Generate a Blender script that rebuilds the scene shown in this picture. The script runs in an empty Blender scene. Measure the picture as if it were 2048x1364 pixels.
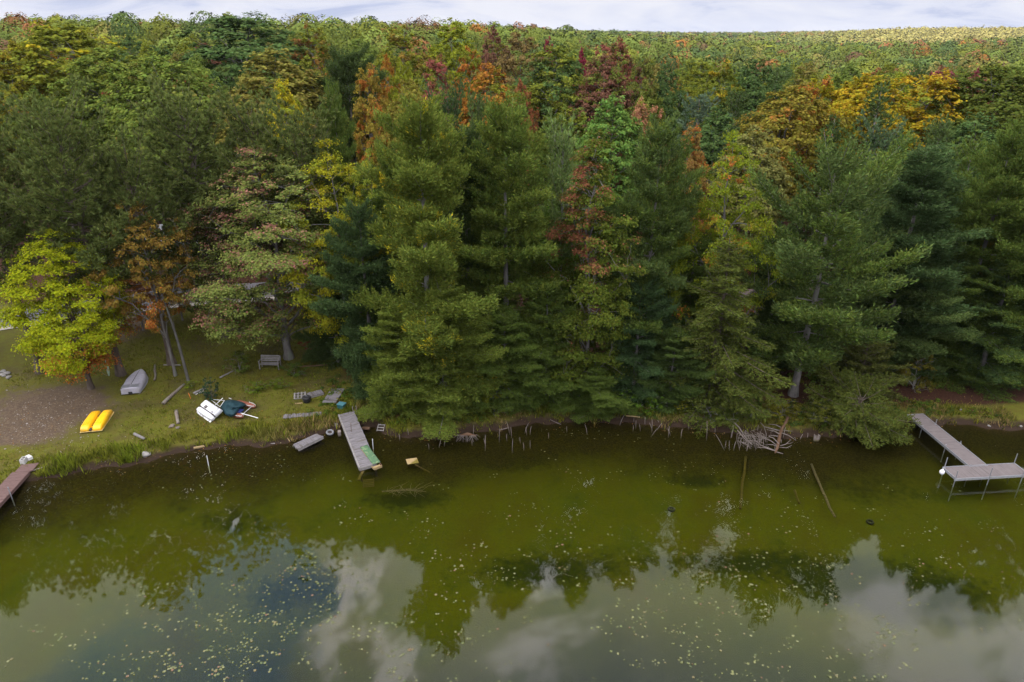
import bpy, math, random
import numpy as np
R = math.radians
rng = np.random.default_rng(7)
random.seed(7)
scene = bpy.context.scene
COL = scene.collection

# ------------------------------------------------------------------ camera geometry
CAM_H, PITCH, FPX = 24.0, R(24.3), 1365.0
SP, CP = math.sin(PITCH), math.cos(PITCH)
def ray(px, py):
    u, v = (px - 1024.0) / FPX, (682.0 - py) / FPX
    return u, CP + v * SP, -SP + v * CP            # direction with unit depth along the lens axis
def at_z(px, py, z=0.0):                            # where the sight line through a spot meets height z
    dx, dy, dz = ray(px, py)
    t = (z - CAM_H) / dz
    return dx * t, dy * t
def at_y(px, py, Y):                                # where it passes the distance Y
    dx, dy, dz = ray(px, py)
    t = Y / dy
    return dx * t, CAM_H + dz * t

cam_data = bpy.data.cameras.new('camera')
cam = bpy.data.objects.new('camera', cam_data)
COL.objects.link(cam)
cam.location = (0, 0, CAM_H)
cam.rotation_euler = (R(90) - PITCH, 0, 0)
cam_data.sensor_width = 36.0
cam_data.lens = 36.0 * FPX / 2048.0
cam_data.clip_start, cam_data.clip_end = 0.5, 30000.0
scene.camera = cam

# ------------------------------------------------------------------ object helpers
def tag(o, label=None, cat=None, group=None, kind=None):
    if label: o['label'] = label
    if cat: o['category'] = cat
    if group: o['group'] = group
    if kind: o['kind'] = kind
    return o
def link(name, mesh, parent=None):
    o = bpy.data.objects.new(name, mesh)
    COL.objects.link(o)
    if parent is not None: o.parent = parent
    return o
def empty(name, loc, rz=0.0, label=None, cat=None, group=None):
    o = bpy.data.objects.new(name, None)
    o.empty_display_size = 0.3
    COL.objects.link(o)
    o.location = loc
    o.rotation_euler = (0, 0, rz)
    return tag(o, label, cat, group)

class MB:
    """collects polygons, then links them as one mesh object"""
    def __init__(s): s.v, s.f = [], []
    def add(s, vs, fs):
        n = len(s.v)
        s.v.extend([tuple(map(float, p)) for p in vs])
        s.f.extend([tuple(int(i) + n for i in f) for f in fs])
        return s
    def box(s, c, d, rot=(0, 0, 0), taper=1.0):
        hx, hy, hz = d[0] / 2, d[1] / 2, d[2] / 2
        P = np.array([(-hx, -hy, -hz), (hx, -hy, -hz), (hx, hy, -hz), (-hx, hy, -hz),
                      (-hx * taper, -hy * taper, hz), (hx * taper, -hy * taper, hz), (hx * taper, hy * taper, hz), (-hx * taper, hy * taper, hz)])
        P = P @ rotm(rot).T + np.array(c)
        return s.add(P, [(0, 3, 2, 1), (4, 5, 6, 7), (0, 1, 5, 4), (1, 2, 6, 5), (2, 3, 7, 6), (3, 0, 4, 7)])
    def tube(s, pts, rad, sides=8, caps=True):
        V, F = tube(pts, rad, sides)
        s.add(V, F)
        if caps:
            n = len(pts)
            b = len(s.v) - len(V)
            s.f.append(tuple(b + i for i in reversed(range(sides))))
            s.f.append(tuple(b + (n - 1) * sides + i for i in range(sides)))
        return s
    def mesh(s, name, mat, smooth=False):
        me = bpy.data.meshes.new(name)
        me.from_pydata(s.v, [], s.f)
        if mat: me.materials.append(mat)
        if smooth: me.polygons.foreach_set('use_smooth', [True] * len(me.polygons))
        me.update()
        return me
    def build(s, name, mat, parent=None, smooth=False, bevel=0.0):
        o = link(name, s.mesh(name, mat, smooth), parent)
        if bevel:
            m = o.modifiers.new('bevel', 'BEVEL'); m.width = bevel; m.segments = 2; m.limit_method = 'ANGLE'
        return o

def rotm(r):
    cx, sx, cy, sy, cz, sz = math.cos(r[0]), math.sin(r[0]), math.cos(r[1]), math.sin(r[1]), math.cos(r[2]), math.sin(r[2])
    X = np.array([[1, 0, 0], [0, cx, -sx], [0, sx, cx]])
    Y = np.array([[cy, 0, sy], [0, 1, 0], [-sy, 0, cy]])
    Z = np.array([[cz, -sz, 0], [sz, cz, 0], [0, 0, 1]])
    return Z @ Y @ X
def nrm(a):
    return a / np.maximum(np.linalg.norm(a, axis=-1, keepdims=True), 1e-9)
def tube(pts, rad, sides=6):
    P = np.asarray(pts, float)
    n = len(P)
    r = np.broadcast_to(np.asarray(rad, float), (n,))
    T = np.gradient(P, axis=0)
    T = nrm(T)
    ref = np.where(np.abs(T[:, 2:3]) > 0.9, np.array([[1.0, 0, 0]]), np.array([[0, 0, 1.0]]))
    A = nrm(np.cross(T, ref)); B = np.cross(T, A)
    for i in range(1, n):                           # keep the frame from flipping
        if np.dot(A[i], A[i - 1]) < 0: A[i] *= -1; B[i] *= -1
    th = np.arange(sides) * 2 * np.pi / sides
    V = P[:, None, :] + r[:, None, None] * (np.cos(th)[None, :, None] * A[:, None, :] + np.sin(th)[None, :, None] * B[:, None, :])
    V = V.reshape(-1, 3)
    F = []
    for i in range(n - 1):
        for k in range(sides):
            a, b = i * sides + k, i * sides + (k + 1) % sides
            F.append((a, b, b + sides, a + sides))
    return V, F

def quad_mesh(name, V, mat, attrs=None):
    """V: (n,4,3) loose quads; attrs: name -> (n,) per-face floats"""
    n = len(V)
    me = bpy.data.meshes.new(name)
    me.vertices.add(n * 4)
    me.vertices.foreach_set('co', np.ascontiguousarray(V, dtype=np.float32).ravel())
    me.loops.add(n * 4)
    me.loops.foreach_set('vertex_index', np.arange(n * 4, dtype=np.int32))
    me.polygons.add(n)
    me.polygons.foreach_set('loop_start', np.arange(0, n * 4, 4, dtype=np.int32))
    me.polygons.foreach_set('loop_total', np.full(n, 4, dtype=np.int32))
    for k, a in (attrs or {}).items():
        at = me.attributes.new(k, 'FLOAT_VECTOR' if np.ndim(a) == 2 else 'FLOAT', 'FACE')
        at.data.foreach_set('vector' if np.ndim(a) == 2 else 'value', np.ascontiguousarray(a, dtype=np.float32).ravel())
    me.materials.append(mat)
    me.update(calc_edges=True)
    return me
def kites(c, d, s, w=0.45):
    """leaf kites: stalk c, long axis d, half-width s"""
    return np.stack([c, c + w * d + s, c + d, c + w * d - s], axis=1)

# ------------------------------------------------------------------ materials
def new_mat(name):
    m = bpy.data.materials.new(name)
    m.use_nodes = True
    nt = m.node_tree
    nt.nodes.clear()
    return m, nt, nt.nodes, nt.links
def N(nt, t, **kw):
    n = nt.nodes.new(t)
    for k, v in kw.items():
        if k in n.inputs: n.inputs[k].default_value = v
        else: setattr(n, k, v)
    return n
def ramp(nt, stops, fac=None, interp='LINEAR'):
    n = nt.nodes.new('ShaderNodeValToRGB')
    e = n.color_ramp.elements
    while len(e) < len(stops): e.new(0.5)
    for k, (p, c) in enumerate(stops):
        e[k].position = p
        e[k].color = (*c, 1) if len(c) == 3 else c
    n.color_ramp.interpolation = interp
    if fac is not None: nt.links.new(fac, n.inputs[0])
    return n.outputs[0]
def noise(nt, scale, detail=4.0, rough=0.55, vec=None, dist=0.0):
    n = N(nt, 'ShaderNodeTexNoise')
    n.inputs['Scale'].default_value = scale
    n.inputs['Detail'].default_value = detail
    n.inputs['Roughness'].default_value = rough
    n.inputs['Distortion'].default_value = dist
    if vec is not None: nt.links.new(vec, n.inputs['Vector'])
    return n.outputs['Fac']
def mixc(nt, fac, a, b, mode='MIX'):
    n = nt.nodes.new('ShaderNodeMix')
    n.data_type = 'RGBA'; n.blend_type = mode
    for sock, val in ((n.inputs[0], fac), (n.inputs[6], a), (n.inputs[7], b)):
        if hasattr(val, 'node'): nt.links.new(val, sock)
        elif isinstance(val, (int, float)): sock.default_value = val
        else: sock.default_value = (*val, 1) if len(val) == 3 else val
    return n.outputs[2]
def math_(nt, op, a, b=None, c=None, clamp=False):
    n = nt.nodes.new('ShaderNodeMath'); n.operation = op; n.use_clamp = clamp
    for sock, val in zip(n.inputs, (a, b, c)):
        if val is None: continue
        if hasattr(val, 'node'): nt.links.new(val, sock)
        else: sock.default_value = val
    return n.outputs[0]
def maprange(nt, v, a, b, c=0.0, d=1.0, smooth=True):
    n = nt.nodes.new('ShaderNodeMapRange')
    n.interpolation_type = 'SMOOTHSTEP' if smooth else 'LINEAR'
    nt.links.new(v, n.inputs[0])
    for i, x in enumerate((a, b, c, d)): n.inputs[i + 1].default_value = x
    return n.outputs[0]
def attr(nt, name, typ='GEOMETRY'):
    n = nt.nodes.new('ShaderNodeAttribute'); n.attribute_name = name; n.attribute_type = typ
    return n
def out(nt, sh, disp=None):
    o = nt.nodes.new('ShaderNodeOutputMaterial')
    nt.links.new(sh, o.inputs['Surface'])
def bump(nt, h, strength=0.3, dist=0.02):
    b = nt.nodes.new('ShaderNodeBump')
    b.inputs['Strength'].default_value = strength
    b.inputs['Distance'].default_value = dist
    nt.links.new(h, b.inputs['Height'])
    return b.outputs[0]
def principled(nt, col, rough=0.7, normal=None, metal=0.0, spec=0.3):
    p = nt.nodes.new('ShaderNodeBsdfPrincipled')
    if hasattr(col, 'node'): nt.links.new(col, p.inputs['Base Color'])
    else: p.inputs['Base Color'].default_value = (*col, 1)
    if hasattr(rough, 'node'): nt.links.new(rough, p.inputs['Roughness'])
    else: p.inputs['Roughness'].default_value = rough
    p.inputs['Metallic'].default_value = metal
    p.inputs['Specular IOR Level'].default_value = spec
    if normal is not None: nt.links.new(normal, p.inputs['Normal'])
    return p.outputs[0]

def mat_foliage(name, trans=0.3, rough=0.6):
    """leaf colour = the object's colour, its second colour on some branches, every leaf a little different"""
    m, nt, nodes, L = new_mat(name)
    oi = N(nt, 'ShaderNodeObjectInfo')
    acc = attr(nt, 'accent', 'OBJECT').outputs['Color']
    amt = attr(nt, 'accent_amount', 'OBJECT').outputs['Fac']
    patch = attr(nt, 'patch').outputs['Fac']
    vary = attr(nt, 'vary').outputs['Fac']
    cut = math_(nt, 'SUBTRACT', 1.0, amt)
    f = math_(nt, 'MULTIPLY', math_(nt, 'SUBTRACT', patch, math_(nt, 'SUBTRACT', cut, 0.08)), 6.0, clamp=True)
    c = mixc(nt, f, oi.outputs['Color'], acc)
    h = N(nt, 'ShaderNodeHueSaturation')
    L.new(c, h.inputs['Color'])
    L.new(maprange(nt, vary, 0, 1, 0.475, 0.522, False), h.inputs['Hue'])
    v2 = math_(nt, 'FRACT', math_(nt, 'MULTIPLY', vary, 17.31))
    L.new(maprange(nt, v2, 0, 1, 0.62, 1.34, False), h.inputs['Value'])
    d = N(nt, 'ShaderNodeBsdfDiffuse'); L.new(h.outputs[0], d.inputs[0])
    t = N(nt, 'ShaderNodeBsdfTranslucent'); L.new(h.outputs[0], t.inputs[0])
    mx = N(nt, 'ShaderNodeMixShader'); mx.inputs[0].default_value = trans
    L.new(d.outputs[0], mx.inputs[1]); L.new(t.outputs[0], mx.inputs[2])
    out(nt, mx.outputs[0])
    return m
def mat_rough(name, c1, c2, scale=6.0, rough=0.8, bumps=0.3, coords='Object', stretch=None, c3=None, metal=0.0, spec=0.3, dist=0.02):
    """a weathered surface: two tones of noise, small bumps"""
    m, nt, nodes, L = new_mat(name)
    tc = N(nt, 'ShaderNodeTexCoord').outputs[coords]
    if stretch:
        mp = N(nt, 'ShaderNodeMapping'); mp.inputs['Scale'].default_value = stretch
        L.new(tc, mp.inputs[0]); tc = mp.outputs[0]
    n1 = noise(nt, scale, 6, 0.65, tc)
    n2 = noise(nt, scale * 0.31, 3, 0.6, tc)
    c = ramp(nt, [(0.3, c1), (0.7, c2)], n1)
    if c3 is not None:
        c = mixc(nt, maprange(nt, n2, 0.52, 0.66), c, c3)
    oi = N(nt, 'ShaderNodeObjectInfo')
    h = N(nt, 'ShaderNodeHueSaturation'); L.new(c, h.inputs['Color'])
    L.new(maprange(nt, oi.outputs['Random'], 0, 1, 0.8, 1.18, False), h.inputs['Value'])
    out(nt, principled(nt, h.outputs[0], rough, bump(nt, n1, bumps, dist), metal, spec))
    return m
# ------------------------------------------------------------------ light: overcast day with broken cloud
SUN_EL, SUN_AZ = R(44), R(248)                      # azimuth clockwise from north (+Y)
world = bpy.data.worlds.new('World'); scene.world = world
world.use_nodes = True
nt = world.node_tree; nt.nodes.clear(); L = nt.links
sky = N(nt, 'ShaderNodeTexSky'); sky.sky_type = 'NISHITA'; sky.sun_disc = False
sky.sun_elevation = SUN_EL; sky.sun_rotation = SUN_AZ
bg_sky = N(nt, 'ShaderNodeBackground'); L.new(sky.outputs[0], bg_sky.inputs[0]); bg_sky.inputs[1].default_value = 0.13
tc = N(nt, 'ShaderNodeTexCoord').outputs['Generated']
sep = N(nt, 'ShaderNodeSeparateXYZ'); L.new(tc, sep.inputs[0])
zz = math_(nt, 'MAXIMUM', sep.outputs[2], 0.0)
# flat cloud deck seen in perspective: divide by height
zd = math_(nt, 'ADD', zz, 0.30)
comb = N(nt, 'ShaderNodeCombineXYZ')
L.new(math_(nt, 'DIVIDE', sep.outputs[0], zd), comb.inputs[0])
L.new(math_(nt, 'DIVIDE', sep.outputs[1], zd), comb.inputs[1])
deck = comb.outputs[0]
n_big = noise(nt, 1.1, 5, 0.55, deck, 0.3)
n_small = noise(nt, 3.4, 6, 0.6, deck, 0.4)
def blob(px, py, r0, r1):
    """how near a sky direction is to the one mirrored at a spot of the water"""
    dx, dy, dz = ray(px, py)
    v = np.array([dx, dy, -dz]); v /= np.linalg.norm(v)
    d = N(nt, 'ShaderNodeVectorMath', operation='DOT_PRODUCT'); L.new(tc, d.inputs[0]); d.inputs[1].default_value = v
    wob = math_(nt, 'ADD', d.outputs['Value'], math_(nt, 'MULTIPLY', math_(nt, 'SUBTRACT', n_small, 0.5), 0.05))
    return maprange(nt, wob, math.cos(R(r1)), math.cos(R(r0)))
hole = math_(nt, 'MAXIMUM', blob(450, 1290, 2.5, 7.5), blob(540, 1200, 0.5, 4.0))
hole = math_(nt, 'MAXIMUM', hole, blob(250, 1400, 2, 8.0))
lit = math_(nt, 'MAXIMUM', blob(690, 1260, 1.0, 5.0), blob(1120, 1270, 0.5, 5.0))
lit = math_(nt, 'MAXIMUM', lit, math_(nt, 'MAXIMUM', blob(205, 1235, 0.3, 1.6), blob(380, 965, 0.5, 3.0)))
lit = math_(nt, 'MAXIMUM', lit, math_(nt, 'MULTIPLY', blob(1900, 1300, 0.5, 5.5), 0.6))
dark = math_(nt, 'MAXIMUM', blob(100, 1250, 2, 9), blob(1600, 1250, 3, 14))
tone = math_(nt, 'ADD', math_(nt, 'MULTIPLY', n_big, 0.75), math_(nt, 'MULTIPLY', n_small, 0.35))
cl_hi = ramp(nt, [(0.34, (0.44, 0.48, 0.56)), (0.52, (0.80, 0.83, 0.92)), (0.70, (1.8, 1.74, 1.78))], tone)
cl_hi = mixc(nt, math_(nt, 'MULTIPLY', dark, 0.75), cl_hi, (0.92, 0.98, 0.86))
cl_hi = mixc(nt, math_(nt, 'MULTIPLY', lit, 0.85), cl_hi, (2.9, 2.65, 2.95))
cl_hi = mixc(nt, hole, cl_hi, (0.50, 0.84, 1.70))
mpl = N(nt, 'ShaderNodeMapping'); mpl.inputs['Scale'].default_value = (1, 1, 4.5); L.new(tc, mpl.inputs[0])
tone_lo = noise(nt, 5.0, 6, 0.58, mpl.outputs[0], 0.6)
cl_lo = ramp(nt, [(0.34, (0.52, 0.58, 0.80)), (0.44, (0.74, 0.77, 0.92)), (0.60, (0.86, 0.87, 0.96))], tone_lo)
el = maprange(nt, sep.outputs[2], 0.10, 0.45)
cl = mixc(nt, el, cl_lo, cl_hi)
bg_cloud = N(nt, 'ShaderNodeBackground'); L.new(cl, bg_cloud.inputs[0])
L.new(maprange(nt, sep.outputs[2], 0.10, 0.6, 1.0, 3.3), bg_cloud.inputs[1])
mx = N(nt, 'ShaderNodeMixShader'); 
cover = math_(nt, 'MULTIPLY', math_(nt, 'SUBTRACT', 1.0, math_(nt, 'MULTIPLY', hole, 0.45)), 0.97)
L.new(cover, mx.inputs[0]); L.new(bg_sky.outputs[0], mx.inputs[1]); L.new(bg_cloud.outputs[0], mx.inputs[2])
wo = N(nt, 'ShaderNodeOutputWorld'); L.new(mx.outputs[0], wo.inputs[0])
world.cycles.sampling_method = 'MANUAL'; world.cycles.sample_map_resolution = 512

sd = bpy.data.lights.new('sun', 'SUN'); sd.energy = 1.5; sd.angle = R(14); sd.color = (1.0, 0.95, 0.86)
sun = bpy.data.objects.new('sun', sd); COL.objects.link(sun)
sun.rotation_euler = (R(90) - SUN_EL, 0, math.pi - SUN_AZ)
sun.location = (-60, -60, 120)

scene.view_settings.view_transform = 'Standard'
scene.view_settings.look = 'None'
scene.view_settings.exposure = 0.0
scene.view_settings.gamma = 1.0
cy = scene.cycles
cy.max_bounces = 6; cy.diffuse_bounces = 2; cy.glossy_bounces = 3; cy.transmission_bounces = 4; cy.transparent_max_bounces = 8
cy.use_denoising = True
try: cy.denoiser = 'OPENIMAGEDENOISE'
except Exception: pass
cy.caustics_reflective = False; cy.caustics_refractive = False
cy.sample_clamp_indirect = 6.0

# ------------------------------------------------------------------ terrain
SHORE_PX = [(-700, 1125), (-300, 1060), (0, 985), (60, 962), (150, 945), (260, 930), (340, 912), (400, 897), (450, 893), (520, 893), (580, 885), (640, 868), (690, 850),
            (750, 855), (800, 876), (880, 876), (940, 866), (1000, 858), (1080, 846), (1180, 842), (1250, 846), (1330, 852), (1420, 860), (1500, 868),
            (1600, 876), (1680, 870), (1760, 858), (1830, 846), (1900, 848), (2048, 862), (2300, 880), (2700, 900)]
_sh = np.array([at_z(*p) for p in SHORE_PX])
def shore_y(x):
    x = np.asarray(x, float)
    y = np.interp(x, _sh[:, 0], _sh[:, 1])
    return y + 0.16 * np.sin(x * 1.7) + 0.10 * np.sin(x * 4.1 + 1) + 0.06 * np.sin(x * 9.3)
def sst(a, b, x):
    t = np.clip((np.asarray(x, float) - a) / (b - a), 0, 1)
    return t * t * (3 - 2 * t)
def height(x, y):
    x = np.asarray(x, float); y = np.asarray(y, float)
    s = y - shore_y(x)
    bed = -(0.10 + 1.5 * (1 - np.exp(np.minimum(s, 0) / 7.0))) * sst(0, -0.5, s)
    leftness = sst(-6, -16, x)
    bank = (0.36 - 0.16 * leftness) * sst(-0.15, 0.9, s)
    s1 = np.clip(s - 0.9, 0, 40)
    land = bank + 0.045 * s1
    a = x / np.maximum(y, 1)
    left = 1 - sst(-0.15, 0.42, a)
    hill = 7.5 * left * sst(70, 210, y) + 1.5 * left * sst(200, 500, y)
    far = 15 * sst(.2, .62, a) * sst(900, 1600, y) + 3.0 * sst(.05, .5, a) * sst(520, 640, y) * (1 - sst(700, 900, y)) + 3.0 * sst(700, 1800, y) + 5 * sst(1500, 3000, y) * (0.6 + 0.4 * np.sin(a * 9 + 1.0))
    far = far - 5.0 * sst(75, 230, y) * (1 - left) * (1 - .5 * sst(800, 1500, y)) + 2.0 * sst(180, 400, y) * np.sin(y * .013 + 1.5 * np.sin(x * .007)) * (1 - sst(1200, 2000, y))
    roll = 0.10 * np.sin(x * 0.35) * np.cos(y * 0.31) * sst(1, 6, s) + sst(150, 400, y) * 1.5 * np.sin(x * 0.011 + 1) * np.cos(y * 0.009)
    return np.where(s < 0, bed, 0) + np.where(s > -0.15, land + hill + far + roll, 0)
def hz(x, y): return float(height(x, y))
def on_ground(px, py):
    """spot of the terrain seen at a place in the photograph"""
    z = 0.3
    for _ in range(12):
        x, y = at_z(px, py, z); z = 0.5 * z + 0.5 * hz(x, y)
    x, y = at_z(px, py, z)
    return x, y, hz(x, y)

def grid_mesh(name, xs, ys, mat, smooth=True):
    X, Y = np.meshgrid(xs, ys)
    Z = height(X, Y)
    V = np.stack([X, Y, Z], -1).reshape(-1, 3)
    nx, ny = len(xs), len(ys)
    i = (np.arange(ny - 1)[:, None] * nx + np.arange(nx - 1)[None, :]).ravel()
    F = np.stack([i, i + 1, i + 1 + nx, i + nx], 1)
    me = bpy.data.meshes.new(name)
    me.vertices.add(len(V)); me.vertices.foreach_set('co', V.astype(np.float32).ravel())
    n = len(F)
    me.loops.add(n * 4); me.loops.foreach_set('vertex_index', F.astype(np.int32).ravel())
    me.polygons.add(n); me.polygons.foreach_set('loop_start', np.arange(0, n * 4, 4, dtype=np.int32)); me.polygons.foreach_set('loop_total', np.full(n, 4, dtype=np.int32))
    me.polygons.foreach_set('use_smooth', np.ones(n, dtype=bool))
    me.materials.append(mat); me.update(calc_edges=True)
    return me, X, Y
def padd(me, name, a):
    at = me.attributes.new(name, 'FLOAT', 'POINT'); at.data.foreach_set('value', np.ascontiguousarray(a, dtype=np.float32).ravel())

def mat_ground():
    m, nt, nodes, L = new_mat('ground')
    pos = N(nt, 'ShaderNodeNewGeometry').outputs['Position']
    s = attr(nt, 'inland').outputs['Fac']
    dirt = attr(nt, 'dirt').outputs['Fac']
    duff = attr(nt, 'duff').outputs['Fac']
    weed = attr(nt, 'weed').outputs['Fac']
    n1 = noise(nt, 0.35, 5, 0.6, pos); n2 = noise(nt, 2.2, 6, 0.65, pos); n3 = noise(nt, 9, 5, 0.7, pos); n4 = noise(nt, 30, 3, 0.7, pos)
    # lake floor: pale algae mud, weedy dark patches, brown leaf litter close to the bank
    bed = ramp(nt, [(0.30, (0.056, 0.049, 0.003)), (0.50, (0.060, 0.060, 0.003)), (0.70, (0.046, 0.054, 0.004))], n1)
    bed = mixc(nt, maprange(nt, n3, 0.35, 0.7, 0.0, 0.30), bed, (0.03, 0.03, 0.003))
    deep = mixc(nt, maprange(nt, n2, 0.35, 0.65), (0.013, 0.018, 0.007), (0.008, 0.013, 0.006))
    bed = mixc(nt, maprange(nt, s, -13.5, -20.0), bed, deep)
    wn = math_(nt, 'ADD', weed, math_(nt, 'MULTIPLY', math_(nt, 'SUBTRACT', math_(nt, 'MULTIPLY', math_(nt, 'ADD', n2, n1), 0.5), 0.5), 2.6))
    bed = mixc(nt, maprange(nt, wn, 0.15, 1.05, 0, 0.85), bed, (0.009, 0.014, 0.002))
    sn = math_(nt, 'ADD', s, math_(nt, 'MULTIPLY', math_(nt, 'SUBTRACT', n1, 0.5), 4.5))
    sn = math_(nt, 'ADD', sn, math_(nt, 'MULTIPLY', math_(nt, 'SUBTRACT', n2, 0.5), 1.6))
    litter = mixc(nt, maprange(nt, n3, 0.4, 0.65), (0.014, 0.010, 0.003), (0.036, 0.027, 0.005))
    bed = mixc(nt, maprange(nt, sn, -6.5, -1.8), bed, litter)
    mud = mixc(nt, n3, (0.014, 0.009, 0.006), (0.045, 0.028, 0.018))
    c = mixc(nt, maprange(nt, s, -0.7, 0.0), bed, mud)
    # the lawn and the wood's floor
    grass = ramp(nt, [(0.30, (0.100, 0.078, 0.014)), (0.48, (0.098, 0.092, 0.012)), (0.68, (0.115, 0.120, 0.014))], n2)
    grass = mixc(nt, maprange(nt, n1, 0.45, 0.65, 0, 0.7), grass, (0.070, 0.052, 0.022))
    grass = mixc(nt, maprange(nt, n4, 0.35, 0.7, 0, 0.5), grass, (0.030, 0.030, 0.008))
    soil = ramp(nt, [(0.35, (0.062, 0.040, 0.024)), (0.52, (0.098, 0.068, 0.044)), (0.66, (0.135, 0.105, 0.078)), (0.76, (0.26, 0.23, 0.20))], n3)
    soil = mixc(nt, maprange(nt, n2, 0.4, 0.6, 0, 0.55), soil, (0.070, 0.050, 0.036))
    needles = ramp(nt, [(0.35, (0.028, 0.012, 0.008)), (0.6, (0.056, 0.025, 0.015)), (0.75, (0.09, 0.046, 0.026))], n3)
    dn = math_(nt, 'ADD', dirt, math_(nt, 'MULTIPLY', math_(nt, 'SUBTRACT', n2, 0.5), 1.3))
    land = mixc(nt, maprange(nt, dn, 0.30, 0.75), grass, soil)
    un = math_(nt, 'ADD', duff, math_(nt, 'MULTIPLY', math_(nt, 'SUBTRACT', n2, 0.5), 0.5))
    land = mixc(nt, maprange(nt, un, 0.35, 0.65), land, needles)
    edge = math_(nt, 'ADD', s, math_(nt, 'MULTIPLY', math_(nt, 'SUBTRACT', n2, 0.5), 0.8))
    c = mixc(nt, maprange(nt, edge, 0.25, 0.85), c, land)
    out(nt, principled(nt, c, 0.95, bump(nt, math_(nt, 'ADD', n3, math_(nt, 'MULTIPLY', n4, 0.5)), 0.6, 0.06), spec=0.1))
    return m
M = {}
M['ground'] = mat_ground()
xs = np.concatenate([np.arange(-130, -36, 1.5), np.arange(-36, 36, 0.4), np.arange(36, 131, 1.5)])
ys = np.concatenate([np.arange(-120, 8, 4.0), np.arange(8, 26, 0.8), np.arange(26, 54, 0.3), np.arange(54, 140, 1.2)])
me, X, Y = grid_mesh('ground', xs, ys, M['ground'])
S = Y - shore_y(X)
padd(me, 'inland', S)
def gauss(px, py, rx, ry, rot=0.0, z=0.3):
    cx, cy_ = at_z(px, py, z)
    dx, dy = X - cx, Y - cy_
    c, s_ = math.cos(rot), math.sin(rot)
    return np.exp(-(((dx * c + dy * s_) / rx) ** 2 + ((-dx * s_ + dy * c) / ry) ** 2))
dirt = gauss(110, 822, 3.9, 3.0) * 1.2 + gauss(40, 875, 2.4, 1.2) + 0.9 * gauss(270, 665, 2.6, 4.5) + gauss(-200, 800, 6, 5)
padd(me, 'dirt', np.clip(dirt, 0, 1))
duff = sst(4.5, 9.5, S) * sst(-15, -11, X) + gauss(760, 770, 1.8, 1.2) + 1.2 * gauss(1920, 795, 7.0, 1.3) + gauss(1590, 800, 2.5, 1.0) + sst(56, 60, Y) + gauss(1700, 770, 4, 1.5)
padd(me, 'duff', np.clip(duff, 0, 1))
weed = gauss(600, 1130, 3.2, 1.8) + gauss(1100, 1090, 4.5, 1.3) + gauss(1500, 1075, 5.5, 1.1) + gauss(1700, 1120, 3.5, 1.2) + gauss(820, 965, 2.8, 0.9) + gauss(1400, 930, 2.0, .7) + gauss(960, 900, 5, .8) + gauss(1880, 1150, 4, 2) + 0.8 * gauss(1760, 940, 3.2, 2.0) + gauss(460, 1010, 4, 1.2)*.6 + 0.8*gauss(1080,880,4,.7)
padd(me, 'weed', np.clip(weed, 0, 1))
tag(link('ground', me), kind='structure')
M['wood_floor'] = mat_rough('wood_floor', (0.035, 0.03, 0.012), (0.06, 0.05, 0.02), 0.2, 0.95, 0.0, coords='Generated')
for (x0, x1, nx_), (y0, y1, ny_) in (((-3600, 3600, 80), (139, 4200, 60)),):
    ysf = 138.0 + (np.linspace(0, 1, ny_) ** 2.2) * (y1 - y0)
    me, _, _ = grid_mesh('hills', np.linspace(x0, x1, nx_), ysf, M['wood_floor'])
    tag(link('hills', me), kind='structure')

# ------------------------------------------------------------------ water: clear brown-green lake, mirror-like at this calm
def mat_water():
    m, nt, nodes, L = new_mat('lake_water')
    pos = N(nt, 'ShaderNodeNewGeometry').outputs['Position']
    h = noise(nt, 0.9, 2, 0.45, pos)
    b = bump(nt, h, 0.06, 0.03)
    t = N(nt, 'ShaderNodeBsdfTransparent'); t.inputs[0].default_value = (0.86, 0.90, 0.62, 1)
    g = N(nt, 'ShaderNodeBsdfGlossy'); g.inputs['Roughness'].default_value = 0.03; L.new(b, g.inputs['Normal'])
    fr = N(nt, 'ShaderNodeFresnel'); fr.inputs['IOR'].default_value = 1.33; L.new(b, fr.inputs['Normal'])
    mx = N(nt, 'ShaderNodeMixShader'); L.new(fr.outputs[0], mx.inputs[0]); L.new(t.outputs[0], mx.inputs[1]); L.new(g.outputs[0], mx.inputs[2])
    out(nt, mx.outputs[0])
    return m
M['water'] = mat_water()
wm = MB().add([(-130, -118, 0), (130, -118, 0), (130, 46, 0), (-130, 46, 0)], [(0, 1, 2, 3)])
tag(wm.build('lake_water', M['water']), kind='structure')
# ------------------------------------------------------------------ trees
M['leaf'] = mat_foliage('leaf', 0.38)
M['needle'] = mat_foliage('needle', 0.22)
M['bark_grey'] = mat_rough('grey_bark', (0.085, 0.075, 0.068), (0.21, 0.19, 0.175), 5, 0.9, 0.6, stretch=(1, 1, 0.25), c3=(0.13, 0.14, 0.11))
M['bark_brown'] = mat_rough('brown_bark', (0.045, 0.032, 0.024), (0.13, 0.10, 0.08), 5, 0.9, 0.6, stretch=(1, 1, 0.25))
M['bark_pale'] = mat_rough('pale_bark', (0.16, 0.155, 0.13), (0.36, 0.35, 0.31), 4, 0.85, 0.5, stretch=(1, 1, 0.3), c3=(0.20, 0.21, 0.15))

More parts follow.
